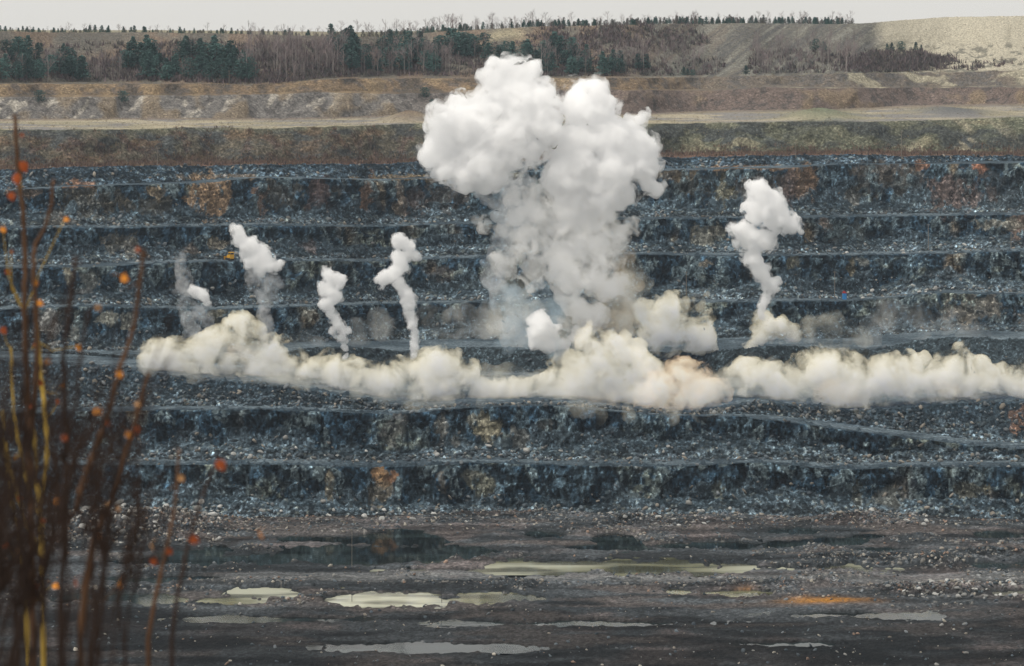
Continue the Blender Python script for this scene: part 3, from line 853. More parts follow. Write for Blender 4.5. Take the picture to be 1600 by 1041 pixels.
def puffs(circles, depth, seed, spread=0.55, kids=7, grand=4, fill=0.86):
    """balls from photo circles (column, row, radius), all standing about DEPTH metres away; buds sit on the balls and smaller buds on these"""
    rr = random.Random(seed)
    out = []
    def bud(c, r, n, lo, hi, more):
        for _ in range(n):
            v = Vector((rr.gauss(0, 1), rr.gauss(0, 1), rr.gauss(0, 1) + 0.15)).normalized()
            rb = r * rr.uniform(lo, hi)
            p = Vector(c) + v * (r * rr.uniform(0.72, 0.95))
            out.append((p.x, p.y, p.z, rb))
            if more:
                bud(p, rb, more, 0.35, 0.6, 0)
    full = list(circles)
    for (u, y, r), (u2, y2, r2) in zip(circles, circles[1:]):
        if r < 19 and math.hypot(u - u2, y - y2) < 1.5 * (r + r2):          # small chains: fill between the beads
            for t in (.33, .67):
                full.append((u + (u2 - u) * t + rr.uniform(-.3, .3) * r, y + (y2 - y) * t + rr.uniform(-.2, .2) * r, (r + (r2 - r) * t) * rr.uniform(.7, .95)))
    for (u, y, r) in full:
        R_ = r * depth / FPX
        d = depth + rr.uniform(-1, 1) * R_ * spread
        x, z = (u - UC) / FPX * d, -(y - YH) / FPX * d
        out.append((x, d, z, R_ * fill))
        bud((x, d, z), R_ * fill, kids, 0.26, 0.52, grand)
    return out

SM = {}
def sm(key, color, core, fringe, scale, lo=0.46, hi=0.60):
    SM[key] = smoke_mat(key + '_smoke', color, fringe, 0.012, scale, lo, hi)
    SM[key + '_core'] = smoke_mat(key + '_smoke_core', color, core, 0.0)
sm('white', (0.955, 0.952, 0.942), 0.42, 0.48, 0.12, 0.465, 0.60)
sm('white_small', (0.95, 0.948, 0.944), 0.50, 0.60, 0.24, 0.47, 0.60)
sm('ash', (0.92, 0.895, 0.835), 0.10, 0.34, 0.10, 0.47, 0.60)
sm('cream', (0.775, 0.705, 0.51), 0.13, 0.40, 0.085, 0.475, 0.60)
sm('tan', (0.61, 0.445, 0.29), 0.20, 0.45, 0.11, 0.46, 0.59)
SM['grey'] = smoke_mat('grey_smoke', (0.91, 0.93, 0.945), 0.15, 0.004, 0.20, 0.38, 0.70)
SM['thin'] = smoke_mat('thin_dust', (0.88, 0.84, 0.68), 0.10, 0.004, 0.08, 0.40, 0.70)
SM['veil'] = smoke_mat('veil_dust', (0.86, 0.86, 0.80), 0.085, 0.002, 0.045, 0.42, 0.74)
SM['shade_mist'] = smoke_mat('shaded_grey_mist', (0.80, 0.84, 0.87), 0.14, 0.004, 0.08, 0.36, 0.64)  # thin grey-blue veil; shadow under the left head is put into its colour
SM['shade'] = smoke_mat('shaded_foot_smoke', (0.24, 0.32, 0.38), 0.36, 0.004, 0.07, 0.38, 0.62)  # dark smoke of the foot, with the shade there put into its colour
SM['dirt_shadow'] = smoke_mat('brown_dust_and_shadow', (0.45, 0.35, 0.23), 0.20, 0.004, 0.07, 0.38, 0.62)  # brown dust of the foot; in the banks it also paints shadow
STEP = {'white': 0.18, 'ash': 0.25, 'white_small': 0.35, 'cream': 0.35, 'tan': 0.35, 'grey': 0.4, 'thin': 0.5, 'veil': 0.5, 'shade': 0.4, 'shade_mist': 0.4, 'dirt_shadow': 0.4}
for k_, v_ in STEP.items():
    SM[k_].cycles.volume_step_rate = v_
def smoke(name, circles, depth, seed, mat, label, cat, voxel=0.8, billow=6.0, fine=1.2, group=None, parent=None, spread=0.55, kids=7, grand=4, fill=0.86, core=0.84, fringe=1.12):
    hollow = mat in ('grey', 'thin', 'veil', 'shade', 'dirt_shadow', 'shade_mist')
    me = blob_mesh(puffs(circles, depth, seed, spread, kids, grand, fill if hollow else fill * fringe), voxel, seed * 31, billow, fine)
    me.materials.append(SM[mat])
    me.name = name
    o = link(name, me, parent)
    if parent is None:
        tag(o, label, cat, group, 'thing')
    if not hollow:
        mc = blob_mesh(puffs([(u, y, r * core) for u, y, r in circles], depth, seed, spread, kids, grand, fill), voxel * .8, seed * 31, billow, fine)
        mc.materials.append(SM[mat + '_core'])
        link('smoke_core', mc, o)
    return o

MAIN = [(795,106,20),(815,116,24),(778,126,22),(802,150,40),(832,165,38),(765,168,26),(850,192,34),(720,172,25),(700,200,34),(738,205,40),(688,238,28),(720,245,36),(757,255,40),(700,262,24),(740,280,22),(772,270,24),(668,245,14),(712,160,12),(775,100,10),
 (790,230,40),(830,218,36),(815,195,38),(912,152,26),(933,138,17),(945,165,18),(915,185,38),(900,222,36),(945,212,34),(985,205,20),(992,238,32),(962,258,42),(1008,268,22),(1020,284,16),(1031,295,8),(1002,186,10),(900,268,48),(935,300,38),(968,298,24),(905,310,36)]
D_MAIN = 1000
main = smoke('smoke_plume', MAIN, D_MAIN, 3, 'white', 'towering white smoke column with two billowing heads at the middle of the blast', 'smoke plume', 0.9, 9.0, 1.4, core=0.82, fringe=1.2)
smoke('shaded_mist', [(755,290,18),(775,300,24),(798,305,26),(820,300,24),(812,330,26),(790,335,18),(838,320,20),(800,358,20),(786,378,18),(778,398,16),(774,420,16),(772,440,16),(782,465,16)], D_MAIN + 4, 59, 'shade_mist', '', '', 0.9, 7.0, 1.4, parent=main)
smoke('smoke_column', [(862,285,26),(885,330,44),(930,335,40),(850,348,36),(900,375,46),(936,375,36),(960,366,28),(984,358,11),(984,345,7),(822,378,30),(806,340,20),(760,352,10),(744,346,7),(782,358,13),(842,310,22),(800,310,14),(790,418,22),(768,413,12),(835,420,30),(895,432,42),(935,440,28),(902,478,24),(925,490,20),(908,520,18),(870,400,34),(950,405,28),(965,440,16),(884,540,11),(880,510,11),(805,400,18)], D_MAIN, 45, 'ash', '', '', 0.9, 8.0, 1.4, parent=main, core=0.7)
smoke('smoke_plume', [(1185,298,18),(1208,312,16),(1182,330,24),(1215,340,24),(1234,352,18),(1155,362,15),(1170,372,21),(1195,376,20),(1250,362,6),(1176,398,15),(1186,425,15),(1199,445,11),(1214,440,8),(1204,455,8),(1197,467,8),(1192,478,6),(1190,490,7)],
      1030, 5, 'white_small', 'tall white puff with a thin curling tail right of the great smoke column', 'smoke plume', 0.6, 4.5, 0.9)
smoke('smoke_plume', [(625,378,13),(640,386,11),(650,400,10),(622,400,13),(628,415,14),(615,427,13),(600,438,12),(592,436,7),(623,442,10),(634,458,11),(640,475,12),(641,493,10),(646,510,8),(648,527,6),(648,542,6),(647,556,5)],
      1010, 7, 'white_small', 'thin white zigzag smoke wisp rising just left of the great smoke column', 'smoke plume', 0.45, 3.2, 0.7)
smoke('smoke_plume', [(514,430,12),(530,440,11),(510,452,14),(524,462,12),(510,472,12),(515,488,8),(522,500,7),(530,512,10),(541,516,8),(520,515,7),(533,528,6),(537,542,5),(540,556,4)],
      1010, 9, 'white_small', 'short round white smoke puff between the leaning and the zigzag plumes', 'smoke plume', 0.45, 3.2, 0.7)
lean = smoke('smoke_plume', [(369,359,9),(378,374,13),(390,384,15),(400,395,17),(414,404,15),(430,414,11),(405,416,15),(394,408,12),(438,412,6)],
      1005, 11, 'white_small', 'leaning grey white smoke puff above a straight falling dust stem', 'smoke plume', 0.45, 3.6, 0.7)
smoke('dust_stem', [(415,440,18),(410,455,13),(414,470,13),(412,485,12),(416,500,12),(414,515,12),(418,530,12),(418,545,11),(398,432,18),(430,440,14),(425,465,10)], 1005, 13, 'grey', '', '', 0.5, 3.0, 0.8, parent=lean)
twin = smoke('smoke_plume', [(302,455,9),(312,458,10),(320,464,8),(326,474,6)], 1005, 15, 'white_small',
      'twin faint grey dust streaks with a small white puff, farthest left of the plumes', 'smoke plume', 0.45, 2.6, 0.7)
smoke('dust_stem', [(280,398,7),(282,412,11),(285,428,13),(287,445,13),(290,462,14),(293,480,14),(296,500,14),(300,520,14),(322,480,9),(325,495,10),(327,512,10),(310,490,12)], 1005, 17, 'grey', '', '', 0.5, 3.0, 0.8, parent=twin)
smoke('smoke_plume', [(848,500,16),(842,515,20),(855,522,20),(835,535,13),(858,540,12)], 985, 19, 'white_small',
      'small bluish grey smoke ball inside the shaded foot of the great column', 'smoke plume', 0.5, 3.5, 0.8)
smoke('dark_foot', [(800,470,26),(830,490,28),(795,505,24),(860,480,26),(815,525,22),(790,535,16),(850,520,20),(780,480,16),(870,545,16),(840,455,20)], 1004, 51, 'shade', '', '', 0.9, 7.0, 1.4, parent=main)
smoke('brown_foot', [(960,470,32),(985,440,24),(965,510,26),(940,530,22),(995,490,18),(975,405,18),(930,505,22),(905,530,18)], 1008, 53, 'dirt_shadow', '', '', 0.9, 7.0, 1.4, parent=main)
smoke('dust_cloud', [(880,520,26),(900,500,24),(920,515,26),(890,560,22),(800,470,34),(830,490,30),(790,505,28),(960,470,40),(990,440,28),(965,510,30),(940,530,24),(1000,490,22)], 1006, 21, 'thin',
      'hanging grey curtain of dust below the great smoke column', 'dust cloud', 1.0, 8.0, 1.6)
# rolling dust along the blasted bench
heap = smoke('dust_cloud', [(905,588,42),(938,566,40),(922,620,32),(965,598,40),(1000,590,32),(950,630,26),(1008,622,30),(880,605,26),(985,560,26),(905,632,24),(930,646,20),(960,640,22),(925,548,28),(895,562,24),(985,635,20)], 965, 23, 'cream',
      'biggest cream dust heap at the foot of the great smoke column', 'dust cloud', 0.9, 7.0, 1.3, core=.70, fringe=1.32)
brown = smoke('dust_cloud', [(1040,610,30),(1080,598,33),(1100,618,30),(1062,632,21),(1018,636,20),(1122,638,16),(1090,644,16),(1060,648,15),(1035,646,14),(1068,582,22)], 952, 25, 'tan',
      'brown tinted dust heap spilling over the bench edge', 'dust cloud', 0.8, 6.0, 1.2, core=0.68, fringe=1.35)
bank_a = smoke('dust_cloud', [(246,551,20),(240,566,15),(275,560,22),(310,550,21),(340,540,24),(365,527,22),(390,545,27),(420,563,26),(450,570,24),(400,577,18),(350,572,24),(300,574,16),(470,580,13),(320,562,21),(265,572,12),(372,508,14),(395,520,16),(385,500,10),(430,545,16),(350,522,12)], 972, 27, 'cream',
      'cream dust bank under the leaning and twin streak plumes', 'dust cloud', 0.8, 5.0, 1.0,core=0.56, fringe=1.48)
bank_b = smoke('dust_cloud', [(510,581,20),(540,590,24),(580,595,24),(620,590,22),(642,576,19),(690,571,21),(720,586,19),(660,600,24),(700,606,24),(750,611,18),(800,613,18),(850,612,22),(600,610,14),(650,618,14),(490,578,12),(680,556,14),(662,563,14),(705,563,14),(735,578,12),(528,574,13),(480,584,13),(770,612,16),(785,613,16),(825,613,18)], 962, 29, 'cream',
      'long low cream dust bank between the left bank and the biggest heap', 'dust cloud', 0.8, 6.0, 1.2, core=0.68, fringe=1.46)
bank_c = smoke('dust_cloud', [(1170,592,24),(1210,600,27),(1245,595,30),(1290,595,34),(1330,588,32),(1350,610,26),(1390,590,30),(1320,620,19),(1420,600,24),(1450,600,21),(1480,590,25),(1510,600,25),(1540,596,21),(1570,596,24),(1600,600,24),(1635,600,22),(1480,615,15),(1230,615,17),(1350,625,15),(1670,602,20),(1255,568,16),(1300,560,18),(1340,562,14),(1425,572,14),(1500,565,16),(1530,572,12),(1445,563,8),(1275,625,14),(1335,632,12)], 962, 31, 'cream',
      'longest cream dust bank rolling along the bench right of the brown heap', 'dust cloud', 0.8, 6.5, 1.2, core=0.58, fringe=1.48)
smoke('dust_cloud', [(1020,500,28),(1050,490,26),(1040,525,26),(1080,515,28),(1004,520,15),(1095,480,12),(1104,460,8),(1066,474,16),(1100,532,17),(1030,540,14)], 1045, 33, 'cream',
      'round cream dust puff behind the spoil ridge beside the great column', 'dust cloud', 0.8, 5.5, 1.1, core=0.62, fringe=1.4)
smoke('dust_cloud', [(1190,500,19),(1215,515,19),(1186,525,15),(1238,522,15),(1170,540,10)], 1050, 35, 'cream',
      'small cream dust puff behind the ridge under the curling tail plume', 'dust cloud', 0.7, 4.5, 1.0)
smoke('dust_cloud', [(1268,515,20),(1300,505,24),(1330,520,18),(1350,530,12),(1245,528,12),(1290,530,14)], 1050, 37, 'thin',
      'thin beige dust haze behind the ridge, right of the small puff', 'dust cloud', 0.9, 5.5, 1.2)
smoke('dust_cloud', [(1390,490,30),(1430,505,32),(1470,500,26),(1550,515,25),(1600,510,26),(1360,520,22),(1510,512,22),(1640,512,22)], 1058, 39, 'veil',
      'faint wide dust veil drifting before the lower benches at far right', 'dust cloud', 1.2, 7.0, 1.6)
smoke('dust_cloud', [(560,520,20),(600,515,24),(680,505,30),(720,500,32),(760,505,30),(540,530,14),(650,525,22),(590,500,18),(470,530,14),(500,535,12),(800,530,20)], 1058, 41, 'veil',
      'faint grey dust veil behind the spoil ridge around the zigzag wisp', 'dust cloud', 1.2, 7.0, 1.6)
smoke('dust_cloud', [(u, 604 + 8 * math.sin(u / 70.0) + (0 if u > 480 else (480 - u) * -.16), 19 + 10 * abs(math.sin(u / 47.0 + 1))) for u in range(235, 1660, 24)], 958, 43, 'thin',
      'low thin skirt of pale dust lying all along the blasted bench under the banks', 'dust cloud', 0.9, 6.0, 1.2)
for bank_, mat_, d_, pieces in ((bank_b, 'thin', 936, [[(560,612,12),(600,622,14),(640,630,13),(670,632,11),(700,628,12)], [(755,628,9),(775,627,8)]]), (bank_a, 'thin', 940, [[(480,602,9),(455,597,9),(430,592,10),(405,591,9),(380,590,9)]]),
        (heap, 'thin', 936, [[(900,640,16),(935,650,14),(980,646,12)]]), (brown, 'thin', 934, [[(1050,650,14),(1095,650,12),(1125,646,9)]]), (bank_c, 'thin', 938, [[(1300,632,14),(1345,640,13),(1385,630,10)]]),
        (brown, 'dirt_shadow', 938, [[(1062,612,18),(1090,626,16),(1110,612,14),(1040,628,13)]]), (heap, 'dirt_shadow', 946, [[(930,628,14),(960,640,11),(945,615,12)]]), (bank_c, 'dirt_shadow', 944, [[(1300,606,16),(1330,618,16),(1285,615,12)], [(1470,606,12),(1490,612,10)]]),
        (bank_a, 'dirt_shadow', 955, [[(365,548,11),(385,556,11),(400,558,9)]])):
    for k_, pc in enumerate(pieces):
        smoke('dust_and_shadow_wisp', pc, d_, 60 + int(pc[0][0]) % 97, mat_, '', '', 0.8, 5.0, 1.1, parent=bank_)  # thin pieces spill over the edge, brown ones are shadows painted into the banks
smoke('dust_cloud', [(1150,585,20),(1168,568,18),(1185,590,18),(1205,572,18),(1145,608,14),(1160,600,14)], 990, 47, 'thin',
      'thin grey dust in the gap between the brown heap and the right bank', 'dust cloud', 0.8, 5.0, 1.2)

# ------------------------------------------------------------------ loose rock
NP_R = np.random.RandomState(11)
bm = bmesh.new()
bmesh.ops.create_icosphere(bm, subdivisions=1, radius=1)
ICO1 = (np.array([v.co[:] for v in bm.verts]), np.array([[v.index for v in f.verts] for f in bm.faces]))
bm.free()
bm = bmesh.new()
bmesh.ops.create_icosphere(bm, subdivisions=2, radius=1)
ICO2 = (np.array([v.co[:] for v in bm.verts]), np.array([[v.index for v in f.verts] for f in bm.faces]))
bm.free()
def rock_verts(base, seed):
    rs = np.random.RandomState(seed)
    v = base.copy()
    for _ in range(9):                                   # chip flats off a ball
        n_ = rs.normal(size=3)
        n_ /= np.linalg.norm(n_)
        h = rs.uniform(0.45, 0.85)
        dd = v @ n_
        v = v - np.outer(np.maximum(dd - h, 0), n_)
    return v * rs.uniform([0.9, 0.8, 0.55], [1.25, 1.1, 0.85])

def rows_of(*names):
    return np.isin(np.array(SEGI[:, 0]), [seg_id[n] for n in names])

in_frame = (UU > -240) & (UU < 1840)
def pick(weight, n):
    p = (weight * in_frame).ravel()
    p = p / p.sum()
    return NP_R.choice(p.size, n, p=p)

def rubble(name, idx, size_lo, size_hi, label_cols, power=2.6):
    """many small angular stones lying on terrain vertices IDX, one object"""
    var = [rock_verts(ICO1[0] if False else ICO1[0][:], 500 + k) for k in range(10)]
    base = P2.reshape(-1, 3)[idx]
    n_ = len(idx)
    size = size_lo + (size_hi - size_lo) * NP_R.rand(n_) ** power
    ang = NP_R.rand(n_) * 6.283
    tilt = NP_R.normal(0, 0.35, (n_, 2))
    vs, cs = [], []
    for k in range(n_):
        v = var[k % 10] * size[k]
        ca, sa = math.cos(ang[k]), math.sin(ang[k])
        x = v[:, 0] * ca - v[:, 1] * sa
        y = v[:, 0] * sa + v[:, 1] * ca
        z = v[:, 2] + tilt[k, 0] * x + tilt[k, 1] * y
        vs.append(np.stack([x, y, z], 1) + base[k] + np.array([0, 0, 0.22 * size[k]]))
        c = np.array(label_cols[NP_R.randint(len(label_cols))]) * NP_R.uniform(0.55, 1.35)
        cs.append(np.repeat(c[None, :], len(v), 0))
    nv1 = len(var[0])
    fs = (ICO1[1][None] + (np.arange(n_) * nv1)[:, None, None]).reshape(-1, 3)
    return link(name, mesh_np(name, np.concatenate(vs), fs, M['rock'], np.concatenate(cs)))

GREYS = [(0.10, 0.12, 0.135), (0.145, 0.16, 0.17), (0.05, 0.065, 0.075), (0.085, 0.105, 0.12), (0.19, 0.19, 0.18), (0.22, 0.20, 0.17), (0.06, 0.075, 0.09)]
tw = np.zeros(shp)
for nm in ('talus1', 'talus2', 'talus4', 'talus5', 'talus6', 'talus7'):
    tw += isin(nm) * np.clip(1.05 - TT, 0, 1) ** 1.6 * (0.12 + 1.2 * sstep(0.40, 0.62, patchy))
tw += isin('face1', 'face2', 'face4', 'face5', 'face6', 'face7') * sstep(0.5, 0.0, TT) * 0.22
tw += isin('berm1', 'berm4', 'berm5', 'berm6') * sstep(0.35, 1.0, TT) * 0.5
tw += isin('face3', 'talus3') * 0.25 + isin('talus8') * 0.25 + isin('ridge') * 0.06
tw += isin('berm1', 'berm2', 'berm4', 'berm5', 'berm6', 'platform') * sstep(0.12, 0.0, TT) * 0.5
tag(rubble('bench_rubble', pick(tw, 15000), 0.18, 1.35, GREYS, 3.6), kind='stuff')
fw = fl * (np.minimum(bank, 2.0) * 0.9 + 0.6 * sstep(838, 806, YPX) + 0.05) * (1 - hol) * sstep(1.2, 0.0, hol) / np.gradient(D, axis=0).clip(0.3, 3)
tag(rubble('floor_rubble', pick(fw, 11000), 0.16, 0.85, GREYS + [(0.30, 0.28, 0.24), (0.24, 0.17, 0.13)]), kind='stuff')

BROCK = []
for k in range(6):
    v = rock_verts(ICO2[0], 900 + k)
    v = v + 0.05 * (np.stack([fbm(v * 2.2 + 9 * a, 3, 910 + a) for a in range(3)], 1) - 0.5)
    BROCK.append(mesh_np('boulder', v, ICO2[1], M['boulder']))
def boulders(n_, zone, r_lo, r_hi, label, group):
    for k, i in enumerate(pick(zone, n_)):
        p = P2.reshape(-1, 3)[i]
        r = r_lo + (r_hi - r_lo) * R.random() ** 1.8
        o = link('boulder', BROCK[R.randrange(6)], None, (float(p[0]), float(p[1]), float(p[2]) + 0.25 * r))
        o.rotation_euler = (R.uniform(-.35, .35), R.uniform(-.35, .35), R.uniform(0, 6.28))
        o.scale = (r * R.uniform(.85, 1.2), r * R.uniform(.85, 1.2), r * R.uniform(.8, 1.1))
        tag(o, label, 'boulder', group, 'thing')
def zone(u0, u1, y0, y1, *names):
    return ((UU > u0) & (UU < u1) & (YPX > y0) & (YPX < y1) & isin(*names) & (hol < 0.3)).astype(float)
boulders(110, zone(110, 345, 786, 850, 'floor', 'talus1'), 0.7, 1.9, 'grey angular boulder in the big rock heap on the pit floor behind the saplings', 'boulders in the floor heap')
boulders(26, zone(380, 760, 795, 818, 'floor', 'talus1'), 0.6, 1.5, 'pale boulder on the pit floor at the foot of the lowest face', 'boulders along the lowest face')
boulders(30, zone(940, 1450, 795, 828, 'floor', 'talus1'), 0.6, 1.6, 'pale boulder scattered on the pit floor below the dark right half of the lowest face', 'boulders under the right face')
boulders(55, zone(1385, 1590, 908, 938, 'floor'), 0.5, 1.2, 'rounded brownish boulder in the stony bank by the near puddle, bottom right', 'boulders of the near bank')
boulders(34, zone(240, 1250, 698, 716, 'talus2', 'berm1'), 0.6, 1.5, 'grey boulder on the lowest berm at the toe of the second face', 'boulders on the lowest berm')
boulders(30, zone(1000, 1600, 380, 400, 'talus6', 'berm5'), 0.5, 1.3, 'pale boulder on the upper rubble berm behind the curling tail plume', 'boulders on the upper berm')
boulders(30, zone(1230, 1600, 445, 470, 'talus5', 'berm4'), 0.5, 1.4, 'pale boulder on the rubble berm around the blue cabin', 'boulders round the cabin')

# ------------------------------------------------------------------ trees and brush
def tri_cloud(n_, fn, size, seed, flat=0.6):
    rs = np.random.RandomState(seed)
    c = np.array([fn(rs) for _ in range(n_)])
    a = rs.normal(size=(n_, 3))
    b = rs.normal(size=(n_, 3))
    a[:, 2] *= flat
    a /= np.linalg.norm(a, axis=1, keepdims=True)
    b -= a * (a * b).sum(1, keepdims=True)
    b /= np.linalg.norm(b, axis=1, keepdims=True)
    s_ = size * rs.uniform(0.6, 1.4, (n_, 1))
    v = np.stack([c - a * s_ - b * s_ * 0.5, c + a * s_ - b * s_ * 0.5, c + b * s_ * 0.9], 1).reshape(-1, 3)
    return v, np.arange(n_ * 3).reshape(-1, 3)

def pine_crown(seed, round_=False):
    rs0 = np.random.RandomState(seed)
    limbs = []
    z = 0.16
    while z < 0.97:
        k = rs0.randint(4, 7)
        a0 = rs0.rand() * 6.28
        for j in range(k):
            ln = (0.30 * (1 - z) ** 0.75 + 0.03) * rs0.uniform(0.6, 1.25) if not round_ else 0.42 * math.sqrt(max(0.0, 1 - (2 * z - 0.95) ** 2)) * rs0.uniform(0.7, 1.1)
            limbs.append((z + rs0.uniform(-.02, .02), a0 + j * 6.28 / k + rs0.uniform(-.3, .3), ln))
        z += rs0.uniform(0.055, 0.085)
    def fn(rs):
        z_, an, ln = limbs[rs.randint(len(limbs))]
        t = rs.rand() ** 0.6
        return (math.cos(an) * ln * t + rs.normal(0, .018), math.sin(an) * ln * t + rs.normal(0, .018), z_ - 0.10 * ln * t + rs.normal(0, .016))
    return tri_cloud(1100, fn, 0.030, seed + 1)

def bare_crown(seed, slim=1.0):
    """limbs and twigs of a leafless birch, one mesh: v, f"""
    rr = random.Random(seed)
    mb = MB()
    def grow(p, dirv, ln, r, lvl):
        q = p + dirv * ln
        mb.tube([p, p + dirv * ln * 0.5 + Vector((rr.uniform(-.04, .04), rr.uniform(-.04, .04), 0)) * ln, q], [r, r * .75, r * .45], 3)
        if lvl:
            for _ in range(rr.choice((3, 4))):
                t = rr.uniform(0.3, 1.0)
                nd = (dirv + Vector((rr.uniform(-1, 1), rr.uniform(-1, 1), rr.uniform(0.0, .7))) * 0.75).normalized()
                grow(p + dirv * ln * t, nd, ln * rr.uniform(.4, .62), r * .5, lvl - 1)
    for k in range(9):
        z = rr.uniform(0.25, 0.85)
        an = rr.uniform(0, 6.28)
        dv = Vector((math.cos(an) * .55, math.sin(an) * .55, 0.85)).normalized()
        grow(Vector((0, 0, z)), dv, (0.30 * (1.05 - z) + 0.05) * slim * 1.3, 0.0045, 2)
    return mb

def trunk_mb(h=1.0, r=0.016, seed=0):
    rr = random.Random(seed)
    return MB().tube([(0, 0, -0.06), (rr.uniform(-.01, .01), rr.uniform(-.01, .01), h * .35), (rr.uniform(-.015, .015), rr.uniform(-.015, .015), h * .7), (0, 0, h)], [r, r * .8, r * .5, r * .15], 5)

LIB = {}
for k in range(4):
    v, f = pine_crown(1000 + 10 * k, k == 3)
    LIB['pine', k] = (trunk_mb(0.95, 0.017, k).mesh('trunk', M['pine_bark']), mesh_np('crown', v, f, M['needles']))
    LIB['birch', k] = (trunk_mb(1.0, 0.011, 20 + k).mesh('trunk', M['birch_bark']), bare_crown(50 + k).mesh('crown', M['twigs']))
    both = MB()
    t_ = trunk_mb(0.95, 0.017, k)
    LIB['young', k] = mesh_np('young_pine', *pine_crown(1100 + 10 * k, k == 3), M['needles'])
    b_ = bare_crown(80 + k)
    b_.tube([(0, 0, -.06), (0.01, 0, .5), (0, 0, 1)], [.012, .008, .002], 4)
    LIB['thinbare', k] = b_.mesh('bare_tree', M['twigs'])

GRID = P2.reshape(-1, 3)
wood_rows = np.where(rows_of('wooded', 'berm11', 'slope11', 'slope10', 'berm10'))[0]
def ground_at(u, y, rows=None):
    iu = int(np.argmin(np.abs(U - u)))
    rws = wood_rows if rows is None else rows
    z, d = P2[rws, iu, 2], P2[rws, iu, 1]
    k = int(np.argmin(np.abs(YH - z / d * FPX - y)))
    return P2[rws[k], iu]
def tree(kind, u, y, hpx, label, group):
    p = ground_at(u, y)
    h = hpx * p[1] / FPX
    tr, cr = LIB[kind, (3 if R.random() < .35 else R.randrange(3)) if kind == 'pine' else R.randrange(4)]
    nm = 'pine_tree' if kind == 'pine' else 'birch_tree'
    root = empty(nm, (float(p[0]), float(p[1]), float(p[2])), R.uniform(0, 6.28))
    wd = R.uniform(1.0, 1.45) if kind == 'pine' else R.uniform(0.9, 1.3)
    root.scale = (h * wd, h * wd, h)
    link('trunk', tr, root)
    link('crown', cr, root)
    tag(root, label, 'tree', group)
def patch(kind, u0, u1, y0, y1, n_, h0, h1, label, group):
    for _ in range(n_):
        tree(kind, R.uniform(u0, u1), R.uniform(y0, y1), R.uniform(h0, h1), label, group)
PL = 'dark green pine on the wooded slope '
GP = 'pines on the wooded slope'
for a in ((0, 62, 92, 126, 17), (60, 135, 106, 128, 11), (195, 245, 92, 112, 12), (205, 275, 110, 127, 12)):
    patch('pine', *a, 24, 40, PL + 'above the bare saplings at far left', GP)
for u, y, h in ((8, 83, 22), (30, 82, 24), (64, 82, 15), (100, 82, 14), (88, 105, 26)):
    tree('pine', u, y, h, PL + 'above the bare saplings at far left', GP)
for a in ((280, 335, 84, 96, 10), (292, 330, 108, 128, 8), (338, 388, 92, 128, 17)):
    patch('pine', *a, 22, 36, PL + 'left of the pale birch stand', GP)
for a in ((505, 560, 70, 90, 9), (530, 600, 85, 118, 14), (600, 700, 75, 118, 26), (700, 775, 74, 95, 12)):
    patch('pine', *a, 24, 38, PL + 'left of the white smoke column', GP)
for a in ((770, 900, 78, 104, 20), (850, 925, 95, 119, 10), (935, 1012, 108, 120, 9)):
    patch('pine', *a, 22, 36, PL + 'behind the top of the white smoke column', GP)
for u, y, h in ((1068, 119, 14), (1075, 119, 12), (1082, 119, 11), (1166, 118, 16), (1274, 80, 20), (1287, 82, 18)):
    tree('pine', u, y, h, 'small dark pine standing apart on the grey slope right of the smoke column', 'pines right of the smoke')
for u, y, h in ((1386, 80, 13), (1393, 80, 14), (1409, 80, 16), (1430, 80, 14), (1440, 80, 10)):
    tree('pine', u, y, h, 'round crowned pine in the small row at the edge of the sand hill', 'pines by the sand hill')
BL = 'leafless birch with pale trunk '
for a in ((100, 190, 100, 127, 14), (0, 100, 100, 128, 8), (240, 300, 90, 127, 10)):
    patch('birch', *a, 24, 46, BL + 'among the pines at far left', 'birches on the wooded slope')
for a in ((375, 470, 85, 128, 44), (450, 540, 85, 122, 34)):
    patch('birch', *a, 32, 58, BL + 'in the dense stand left of centre', 'birches on the wooded slope')
for a in ((560, 720, 98, 118, 42), (600, 760, 75, 100, 10)):
    patch('birch', *a, 28, 48, BL + 'in front of the pines left of the smoke column', 'birches on the wooded slope')
for a in ((840, 1010, 96, 120, 34), (1000, 1140, 98, 118, 18)):
    patch('birch', *a, 28, 46, BL + 'just right of the smoke column head', 'birches on the wooded slope')
for a in ((1170, 1335, 84, 118, 46),):
    patch('birch', *a, 28, 52, BL + 'in the stand below the grey bank at right', 'birches on the wooded slope')
tree('birch', 1321, 111, 50, 'tall full leafless birch standing free before the purple thicket', 'lone birch')
tree('birch', 74, 129, 47, 'tallest pale birch trunk at the berm edge at far left', 'lone birch')
# shrubs standing alone on the brown terrace
for (u, y, h, lb) in ((192, 157, 17, 'round dark green shrub on the grey terrace at left'), (61, 157, 18, 'narrow dark shrub on the grey terrace behind the sapling tips'),
                      (663, 151, 16, 'wide dark green shrub beside the smoke column head'), (675, 163, 9, 'small dark shrub low on the slope by the smoke column')):
    p = ground_at(u, y)
    hh = h * p[1] / FPX
    o = link('shrub', LIB['pine', 3][1], None, (float(p[0]), float(p[1]), float(p[2]) - .25 * hh))
    o.scale = (hh * 1.5, hh * 1.5, hh * 1.2)
    tag(o, lb, 'shrub', None, 'thing')

